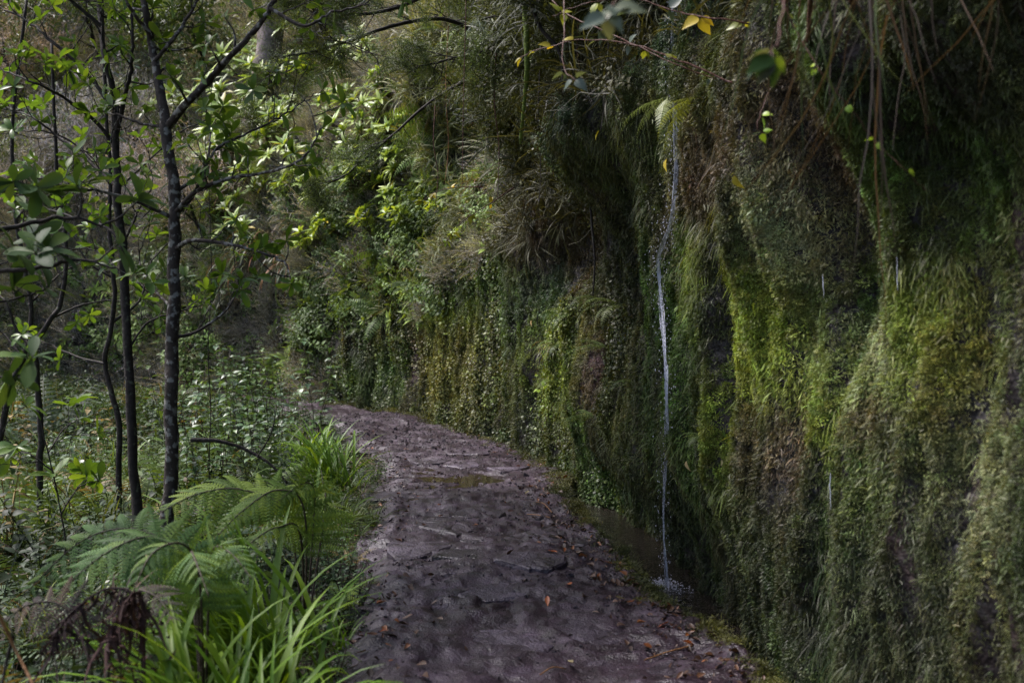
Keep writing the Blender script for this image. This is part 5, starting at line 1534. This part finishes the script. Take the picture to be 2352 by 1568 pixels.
ros = [(905, 290, 1.1), (930, 350, 1.1), (880, 390, 1.0), (950, 420, 1.0), (900, 440, 1.1), (840, 430, 1.0), (790, 445, 1.0), (755, 480, 1.1), (930, 500, .9), (960, 515, .8), (880, 540, .9), (760, 560, .9), (800, 540, .8), (735, 590, .8),
       (870, 330, .9), (850, 250, 1.0), (920, 230, .9), (640, 300, 1.2), (590, 360, 1.3), (560, 500, 1.3), (620, 450, 1.2), (690, 300, 1.0), (740, 200, 1.2), (810, 190, 1.1), (860, 150, 1.0), (660, 200, 1.4), (1050, 500, .6), (1090, 560, .5), (540, 270, 1.5), (500, 420, 1.5), (700, 400, 1.2), (660, 380, 1.2), (610, 250, 1.4), (570, 190, 1.5), (720, 110, 1.2), (790, 300, 1.1), (830, 350, 1.1), (520, 340, 1.5), (590, 560, 1.1), (440, 300, 1.6), (960, 330, .9), (700, 460, 1.0)]
ros.sort()
byrow = {}
for px, py, sc in ros: byrow.setdefault('upper' if py < 300 else ('middle' if py < 470 else 'lower'), []).append((px, py, sc))
kk = 0
for rowname, lst in byrow.items():
    for k, (px, py, sc) in enumerate(lst):
        p, a = on_wall(px, py, .15)
        copy_tree(protoR[kk % 4], p, a + random.uniform(-.5, .5), sc * 1.15 * (p[1] / 16) ** .5, '%s bright rosette shrub from the left on the %s part of the slope' % (ORD[k], rowname), 'rosette shrubs on the slope'); kk += 1
for q in protoR: kill(q)

# ------------------------------------------------------------------ the thin waterfall
def make_white_water():
    m, nt, out = mat_new('falling_water')
    b = principled(nt, .22, .5, (.6, .62, .72))
    g = N(nt, 'ShaderNodeNewGeometry'); mp = N(nt, 'ShaderNodeMapping'); mp.inputs['Scale'].default_value = (1, 1, .12); nt.links.new(g.outputs['Position'], mp.inputs[0])
    n1 = noise_tex(nt, 120, 3, mp.outputs[0])
    t = N(nt, 'ShaderNodeBsdfTransparent')
    mx = N(nt, 'ShaderNodeMixShader')
    nt.links.new(ramp(nt, n1, [(.32, (.12, .12, .12)), (.6, (.95, .95, .95))]), mx.inputs[0])
    nt.links.new(t.outputs[0], mx.inputs[1]); nt.links.new(b.outputs[0], mx.inputs[2])
    nt.links.new(mx.outputs[0], out.inputs[0])
    return m
M['falls'] = make_white_water()
def blob(mb, p, rad, stretch=1.0, shade=1.0):
    V = np.array([(1, 0, 0), (-1, 0, 0), (0, 1, 0), (0, -1, 0), (0, 0, stretch), (0, 0, -stretch)]) * rad + p
    mb.add(V, None, [(0, 2, 4), (2, 1, 4), (1, 3, 4), (3, 0, 4), (2, 0, 5), (1, 2, 5), (3, 1, 5), (0, 3, 5)], shade)

def build_waterfall():
    r = np.random.default_rng(3)
    way = [(1542, -60, 5), (1545, 60, 6), (1547, 180, 7), (1550, 300, 8), (1552, 400, 9), (1546, 470, 10), (1536, 525, 11), (1522, 560, 14), (1511, 600, 12), (1514, 650, 9), (1520, 720, 8), (1526, 800, 9), (1530, 900, 8), (1533, 1000, 8),
           (1530, 1060, 7), (1524, 1150, 5), (1524, 1220, 5), (1529, 1290, 5), (1534, 1355, 6)]
    Y = []
    for px, py, w in way:
        s, z = wall_at(px, min(max(py, 0), 1290)); Y.append(float(wall_pt(np.array(s), np.array(z))[1]))
    Y = np.array(Y); Yc = np.median(Y)
    Y = np.clip(Y, Yc - .5, Yc + .35)
    Ys = np.array([Y[max(0, i - 1):i + 2].min() for i in range(len(Y))]); Ys = np.convolve(np.pad(Ys, 1, 'edge'), (.25, .5, .25), 'valid') - .16
    Ys[-1] = PX * (1.4 + .19) / (1355 - 784)
    C = np.array([at(px, py, y) for (px, py, w), y in zip(way, Ys)]); W = np.array([w for _, _, w in way]) / PX * Ys
    root = thing('waterfall', 'thin white waterfall running down the mossy cliff into the canal', 'waterfall', C[-1]); org = C[-1]
    Q = catmull(C, 10); wq = np.interp(np.linspace(0, 1, len(Q)), np.linspace(0, 1, len(W)), W); n = len(Q)
    # the main thread: a thin flattened sheet of water facing outwards, with a few side threads
    mb = MB(); wid = wq * .30 * (1 + .35 * vn(np.arange(n) * .33, 2, 9)) + .0015
    ribbon(mb, Q - org, wid, (.97, .25, 0), 1.0, .35, (0.25, -.97, 0)); mb.obj('stream', M['falls'], root)
    for k in range(7):
        mb = MB(); a = int(r.integers(0, n - 40)) if k > 1 else 0; b = min(n, a + int(r.integers(25, 60))) if k > 1 else n
        off = np.stack([vn(np.arange(n) * .07 + k * 9, k, 3), -np.abs(vn(np.arange(n) * .07 + k * 9, k, 4)) * .4, np.zeros(n)], -1) * wq[:, None] * .75
        rad = np.clip(.0016 * (1 + .8 * vn(np.arange(n) * .5, k, 6)), .0006, .004)
        tube(mb, (Q + off)[a:b] - org, rad[a:b], 5); mb.obj('stream', M['falls'], root)
    mb = MB()
    for k in range(900):
        i = r.integers(0, n); blob(mb, Q[i] - org + r.normal(0, .012 + wq[i] * .9, 3) * (1, .6, 1), r.uniform(.0012, .0028), 2.2)
    kind(mb.obj('droplets', M['falls'], root), 'stuff')
    mb = MB()
    for k in range(900):
        a = r.uniform(0, 6.28); d = abs(r.normal(0, .10)); h = abs(r.normal(0, .03)) * math.exp(-d * 6)
        blob(mb, np.array((math.cos(a) * d - .045, math.sin(a) * d * 1.2, h + .012)), r.uniform(.002, .0065), .7)
    kind(mb.obj('splash', M['falls'], root), 'stuff')
build_waterfall()
def trickle(label, px, py, L, seed):
    r = np.random.default_rng(seed); p, _ = on_wall(px, py, .06)
    n = 10; P = np.stack([r.normal(0, .0012, n).cumsum(), r.normal(0, .0012, n).cumsum(), -np.linspace(0, L, n)], -1)
    mb = MB(); tube(mb, P, .0013 * np.sin(np.linspace(.3, 3, n)) + .0004, 5)
    tag(mb.obj('water_trickle', M['falls'], None, loc=p), label, 'water', 'trickles on the cliff')
for i, (px, py, L, lab) in enumerate([(1923, 630, .10, 'thin water trickle on the pale moss, right half of the wall'), (2098, 590, .12, 'thin water trickle below the brown straps'), (1945, 1085, .14, 'thin trickle below the brown moss patch')]):
    trickle(lab, px, py, L, i)

# ------------------------------------------------------------------ bramble canes and sprigs
def spray(label, pts, Ys, leaves, r0=.004, mat='cane', name='bramble_cane', cat='bramble', group='bramble canes at the top'):
    """cane with single leaves: (position along 0..1, shape, material, length, px offset)"""
    r = np.random.default_rng(len(leaves) + int(abs(pts[0][0])))
    P = np.array([at(px, py, y) for (px, py), y in zip(pts, Ys)]); org = P[0]
    root = thing(name, label, cat, org, group); Q = catmull(P, 8); n = len(Q); Q = Q + np.cumsum(r.normal(0, .0025, Q.shape), 0)
    mb = MB(); tube(mb, Q - org, np.linspace(r0, r0 * .35, n), 6); mb.obj('stem', M[mat], root)
    for u, shape, m, L, cnt in leaves:
        i = min(n - 2, int(u * n)); d = nrm(Q[i + 1] - Q[i])
        me = leaf_mesh('leaf', shape, M[m], 0, r.uniform(.05, .4), .25)
        for k in range(cnt):
            x = nrm(d * .5 + r.normal(0, .8, 3) + (0, 0, -.3)); z = nrm((r.normal(0, .5), -.6 + r.normal(0, .5), .6))
            st = Q[i] + x * .01
            place('leaf', me, root, st, x, z, L * .78 * r.uniform(.6, 1.2), org)
    return root
M['yel_green'] = leaf_material('yellow_green_leaf', (0.24, 0.28, 0.04), rough=.42, spec=.45, trans=.35)
M['grey_leaf'] = leaf_material('grey_green_leaf', (0.085, 0.12, 0.085), rough=.45, spec=.5, trans=.25)
M['fresh'] = leaf_material('fresh_leaf', (0.20, 0.33, 0.035), rough=.4, spec=.45, trans=.4)
spray('red-brown bramble cane arching across the top with yellow leaves', [(1850, 225), (1740, 205), (1620, 160), (1520, 120), (1430, 92), (1330, 86), (1250, 105), (1200, 125)], [4.3, 4.3, 4.4, 4.5, 4.6, 4.7, 4.8, 4.9],
      [(.97, 'ovate', 'yellow', .07, 2), (.9, 'ovate', 'yel_green', .07, 2), (.82, 'ovate', 'yellow', .08, 2), (.72, 'ovate', 'yellow', .09, 2), (.66, 'ovate', 'grey_leaf', .08, 2), (.55, 'ovate', 'grey_leaf', .09, 2), (.4, 'ovate', 'yel_green', .08, 2), (.2, 'ovate', 'yel_green', .06, 1)], .005)
spray('dark bramble cane slanting from the top centre to the blurred leaves', [(1230, -60), (1300, 30), (1420, 80), (1540, 140), (1660, 190), (1760, 225)], [5.2, 5.0, 4.8, 4.6, 4.5, 4.3],
      [(.2, 'ovate', 'yel_green', .08, 2), (.35, 'ovate', 'grey_leaf', .08, 3), (.5, 'ovate', 'yel_green', .07, 2), (.75, 'ovate', 'grey_leaf', .06, 1)], .0045)
spray('leafy bramble cane along the top edge with yellow and grey leaves', [(1760, 60), (1660, 40), (1560, 30), (1450, 0), (1340, 10), (1260, 40)], [4.2, 4.2, 4.3, 4.4, 4.4, 4.5],
      [(.1, 'ovate', 'yel_green', .08, 2), (.3, 'ovate', 'yellow', .10, 3), (.45, 'ovate', 'grey_leaf', .09, 2), (.6, 'ovate', 'grey_leaf', .10, 3), (.75, 'ovate', 'yel_green', .08, 2), (.95, 'ovate', 'yel_green', .08, 3)], .004)
spray('thin cane with grey leaves hanging before the moss curtain', [(1290, -80), (1295, 60), (1300, 150), (1330, 190)], [4.0, 3.8, 3.7, 3.6], [(.75, 'ovate', 'grey_leaf', .06, 2), (.97, 'ovate', 'grey_leaf', .07, 3)], .003)
spray('blurred grey green leaves dangling at the top, right of the mossy trunk', [(1500, -300), (1460, -120), (1410, 0), (1385, 45)], [2.6, 2.3, 2.1, 2.0], [(.85, 'ovate', 'grey_leaf', .075, 3), (.97, 'ovate', 'grey_leaf', .085, 4)], .003)
spray('blurred leaf sprig dangling at the upper right before the straps', [(1800, -250), (1790, -60), (1775, 80), (1760, 150)], [2.4, 2.2, 2.0, 1.95], [(.88, 'ovate', 'near_leaf', .08, 3), (.97, 'ovate', 'grey_leaf', .085, 4), (.99, 'ovate', 'fresh', .05, 2)], .003)
spray('hair-thin vine with bright clover-like leaves crossing the brown straps', [(1770, -30), (1830, 80), (1900, 180), (1990, 300), (2080, 390), (2140, 440)], [2.9, 2.9, 2.85, 2.85, 2.8, 2.8],
      [(.35, 'round', 'fresh', .03, 3), (.5, 'round', 'fresh', .035, 3), (.64, 'round', 'fresh', .035, 3), (.8, 'round', 'fresh', .03, 2), (.15, 'round', 'yel_green', .03, 2)], .0018)
spray('small sprig of lime leaves low over the pale moss', [(1790, 170), (1760, 230), (1735, 270), (1745, 300)], [3.6, 3.55, 3.5, 3.5], [(.5, 'ovate', 'fresh', .05, 2), (.9, 'ovate', 'fresh', .05, 3), (.97, 'ovate', 'grey_leaf', .04, 1)], .002)
spray('yellow-leaved sprig hanging left of the dark recess', [(1180, 430), (1120, 470), (1060, 510), (1020, 560)], [9.2, 9.0, 8.9, 8.8], [(.3, 'ovate', 'yellow', .09, 3), (.55, 'ovate', 'yel_green', .10, 4), (.8, 'ovate', 'yel_green', .10, 4), (.97, 'ovate', 'fresh', .10, 4)], .006)
spray('yellow-leaved twig above the bright rosettes, right side', [(1110, 430), (1050, 430), (1000, 440), (970, 460)], [10.4, 10.3, 10.2, 10.2], [(.4, 'ovate', 'yellow', .10, 4), (.7, 'ovate', 'yellow', .11, 4), (.95, 'ovate', 'yel_green', .11, 4)], .006)

def stuck_leaf(label, px, py, m, L, shape='ovate'):
    p, a = on_wall(px, py, .07); r = np.random.default_rng(int(px))
    me = leaf_mesh('caught_leaf', shape, M[m], 0, .3, .4); o = new_obj('caught_leaf', me, None, tuple(p))
    o.rotation_euler = tuple(euler_from(axes(nrm((r.normal(0, .5), -.3, -1)), nrm((math.cos(a), math.sin(a), .3))))); o.scale = (L,) * 3
    tag(o, label, 'leaf', 'leaves caught on the wall')
for a in [('yellow leaf stuck beside the waterfall below the pale fern', 1562, 366, 'yellow', .075), ('pale leaf caught on the dark moss right of the lower waterfall', 1606, 1058, 'straw_l', .06), ('yellow leaf on the moss below the lime sprig', 1722, 405, 'yellow', .07),
          ('white-backed leaf on the far moss left of the wall ferns', 1240, 735, 'straw_l', .08), ('yellow leaf dangling under the moss curtain', 1402, 302, 'yellow', .07)]:
    if 'straw_l' not in M: M['straw_l'] = leaf_material('pale_fallen_leaf', (0.26, 0.22, 0.12), rough=.5, spec=.4, trans=.3)
    stuck_leaf(*a)

# pale beard lichen at the top
def beard():
    p = at(1097, 48, 9.2); r = np.random.default_rng(2); root = thing('beard_lichen', 'pale green beard lichen dangling from the branches at the top', 'lichen', p)
    mb = MB()
    for k in range(60):
        T = wander(r.normal(0, .02, 3), nrm((r.normal(0, .35), r.normal(0, .35), -1)), r.uniform(.1, .32), 6, r, .25, -.2)
        ribbon(mb, T, np.linspace(.0035, .001, 7), nrm((1, r.normal(0, .6), 0)), r.uniform(.7, 1.3))
    kind(mb.obj('strands', M['beard'], root), 'stuff')
    mb = MB(); tube(mb, [(.0, 0, .0), (.15, .05, .06), (.4, .2, .05)], .008, 5); mb.obj('twig', M['bark_dark'], root)
beard()

# ------------------------------------------------------------------ fallen leaves and twigs on the path
FLM = []
for i in range(5):
    mb = MB(); leaf_into(mb, 'ovate' if i % 2 else 'obovate', (-.5, 0, .0), (1, 0, 0), (0, 0, 1), 1.0, (-.25, .1, -.4, .25, -.1)[i], (.5, .2, .7, .3, .9)[i])
    FLM.append(mb.mesh('fallen_leaf', M['orange']))
FLP = []
for me in FLM[:3]:
    q = me.copy(); q.materials.clear(); q.materials.append(M['straw_l']); FLP.append(q)
def fallen(px, py, L, lab, pale=False, grp='fallen leaves on the path'):
    Y = PX * 1.4 / (py - 784); x = (px - 1176) / PX * Y
    S, D = sdist(x, Y); z = float(mud_h(S, D)[0])
    r = np.random.default_rng(int(px * 7 + py)); L = L * 0.6
    me = (FLP if pale else FLM)[int(r.integers(3 if pale else 5))]
    o = new_obj('fallen_leaf', me, None, (float(x), float(Y), max(z, -.03) + .012)); o.rotation_euler = (r.normal(0, .25), r.normal(0, .2), r.uniform(0, 6.28)); o.scale = (L,) * 3
    tag(o, lab, 'leaf', grp)
for a in [(1140, 1040, .16, 'large orange leaf near the wall foot beyond the puddle'), (1165, 1046, .11, 'smaller orange leaf beside the large one beyond the puddle'), (1190, 1074, .14, 'reddish leaf at the right end of the puddle'), (1214, 1068, .10, 'brown leaf against the moss right of the puddle'),
          (1268, 1276, .12, 'orange leaf lying flat by the canal kerb, left of its pair'), (1296, 1272, .10, 'orange leaf touching its pair by the canal kerb'), (1396, 1302, .13, 'bright orange leaf on the kerb left of the splash'), (1356, 1270, .09, 'dull orange leaf between the pair and the kerb'),
          (1305, 1352, .09, 'small orange leaf in the middle right of the path'), (1258, 1387, .11, 'round orange leaf alone in the middle of the path'), (1375, 1335, .08, 'small brown leaf before the splash'), (1382, 1350, .08, 'orange scrap of leaf just below the brown one'),
          (1448, 1390, .10, 'brown leaf on the kerb in front of the splash'), (1522, 1440, .12, 'reddish leaf at the mossy kerb near the bottom right'), (1580, 1475, .12, 'rust coloured leaf at the kerb by the bottom right corner of the path'), (1490, 1475, .10, 'brown leaf left of the rust coloured one'),
          (820, 1222, .10, 'brown leaf on the left verge below the fern'), (900, 1258, .08, 'small brown leaf in the left half of the path'), (880, 1470, .07, 'tiny orange leaf on the mud at lower left'), (1010, 1160, .10, 'dull leaf on the wet slabs past the middle'),
          (1090, 1215, .09, 'dull orange leaf in the centre of the path'), (1175, 1178, .10, 'brown leaf near the dark kerb clump'), (960, 1140, .09, 'dark leaf on the left side before the puddle'), (770, 1540, .10, 'orange brown leaf at the bottom left of the path')]:
    fallen(*a)
for a in [(1425, 1378, .10, 'yellow pale leaf on the kerb by the splash', True), (1310, 1520, .09, 'pale pinkish leaf near the bottom of the path', True), (1210, 1140, .12, 'pale leaf beside the twigs at the kerb', True)]:
    fallen(*a)
def twig(label, x0, y0, x1, y1, rad=.004):
    P = []
    for px, py in ((x0, y0), ((x0 + x1) / 2, (y0 + y1) / 2 - 3), (x1, y1)):
        Y = PX * 1.4 / (py - 784); x = (px - 1176) / PX * Y; S, D = sdist(x, Y); P.append((x, Y, float(mud_h(S, D)[0]) + .012))
    P = np.array(P); mb = MB(); tube(mb, catmull(P, 4) - P[0], rad, 5); tag(mb.obj('fallen_twig', M['straw_stem'], None, loc=P[0]), label, 'twig', 'twigs on the path')
twig('pale twig at the dark kerb clump', 1232, 1162, 1268, 1178); twig('second pale twig below the kerb clump twig', 1210, 1185, 1262, 1198); twig('thin twig lying across the lower right of the path', 1480, 1500, 1590, 1478); twig('short twig beside the pinkish leaf near the bottom', 1240, 1545, 1300, 1530, .003)

# ------------------------------------------------------------------ grit and dull litter on the path
def pebble(seed):
    r = np.random.default_rng(seed); mb = MB()
    V = np.array([(1, 0, 0), (-1, 0, 0), (0, 1, 0), (0, -1, 0), (0, 0, .6), (0, 0, -.5), (.6, .6, .3), (-.6, .5, .3), (.5, -.6, .25), (-.6, -.6, .3)]) * r.uniform(.7, 1.3, (10, 3))
    T = [(0, 6, 4), (6, 2, 4), (2, 7, 4), (7, 1, 4), (1, 9, 4), (9, 3, 4), (3, 8, 4), (8, 0, 4), (0, 5, 6), (6, 5, 2), (2, 5, 7), (7, 5, 1), (1, 5, 9), (9, 5, 3), (3, 5, 8), (8, 5, 0)]
    mb.add(V, None, T); return mb.mesh('pebble', M['grit'], smooth=False)
M['grit'] = leaf_material('wet_grit', instanced=True, rough=.65, spec=.25, trans=0.0)
M['litter'] = leaf_material('dull_litter', instanced=True, rough=.5, spec=.35, trans=.05)
def litter_piece(seed):
    r = np.random.default_rng(seed); mb = MB()
    leaf_into(mb, ('ovate', 'lance', 'obovate')[seed % 3], (-.5, 0, 0), (1, 0, 0), (0, 0, 1), 1.0, r.uniform(-.5, .5), r.uniform(.1, .9)); return mb.mesh('litter', M['litter'])
GRIT = proto_collection('grit_protos', [pebble(i) for i in range(4)] + [litter_piece(10 + i) for i in range(6)])
def build_litter():
    r = np.random.default_rng(77); n = 15000
    Y = 3.4 + 16 * r.random(n) ** 1.3; S = s_of_Y(Y); u = r.random(n)
    t = T0(S) + .03 + (T1(S) - T0(S) - .06) * u
    dens = sstep(-.25, .35, fbm(S * 2.2, t * 2.2, 301, 3)) * .8 + .2 + sstep(9, 11, Y) * .5 + sstep(.2, .0, u) * .5 + sstep(.8, 1, u) * .5
    k = r.random(n) < dens / 1.6; S, t, Y, u = S[k], t[k], Y[k], u[k]; n = len(S)
    P = path_pt(S, t, mud_h(S, t) + .002)
    g = r.random((n, 1)); col = np.array((.025, .019, .021)) * (1 - g) + np.array((.06, .048, .056)) * g
    sc = np.exp(r.normal(-5.3, .5, n)) * np.interp(Y, [3, 10, 18], [.8, 1.5, 2.4])
    scatter('grit', P, r.uniform(0, 6.28, (n, 3)) * (.2, .2, 1), sc, col, r.integers(0, 4, n), GRIT, 'wet grit and pebbles strewn over the muddy path', 'grit')
    n = 1500; Y = 3.4 + 13 * r.random(n) ** 1.3; S = s_of_Y(Y); side = r.random(n) < .68
    off = np.abs(r.normal(0, .22, n)); t = np.where(side, T0(S) + .03 + off, T1(S) - .02 - off)
    P = path_pt(S, t, mud_h(S, t) + .008); g = r.random((n, 1)); h = (r.random((n, 1)) < .12)
    col = np.array((.02, .012, .009)) * (1 - g) + np.array((.075, .034, .016)) * g; col = np.where(h, np.array((.17, .06, .016)), col)
    rot = np.stack([r.normal(0, .35, n), r.normal(0, .35, n), r.uniform(0, 6.28, n)], -1)
    scatter('leaf_litter', P, rot, r.uniform(.018, .06, n), col, r.integers(4, 10, n), GRIT, 'dull brown leaf scraps gathered along the path edges', 'leaf litter')
build_litter()
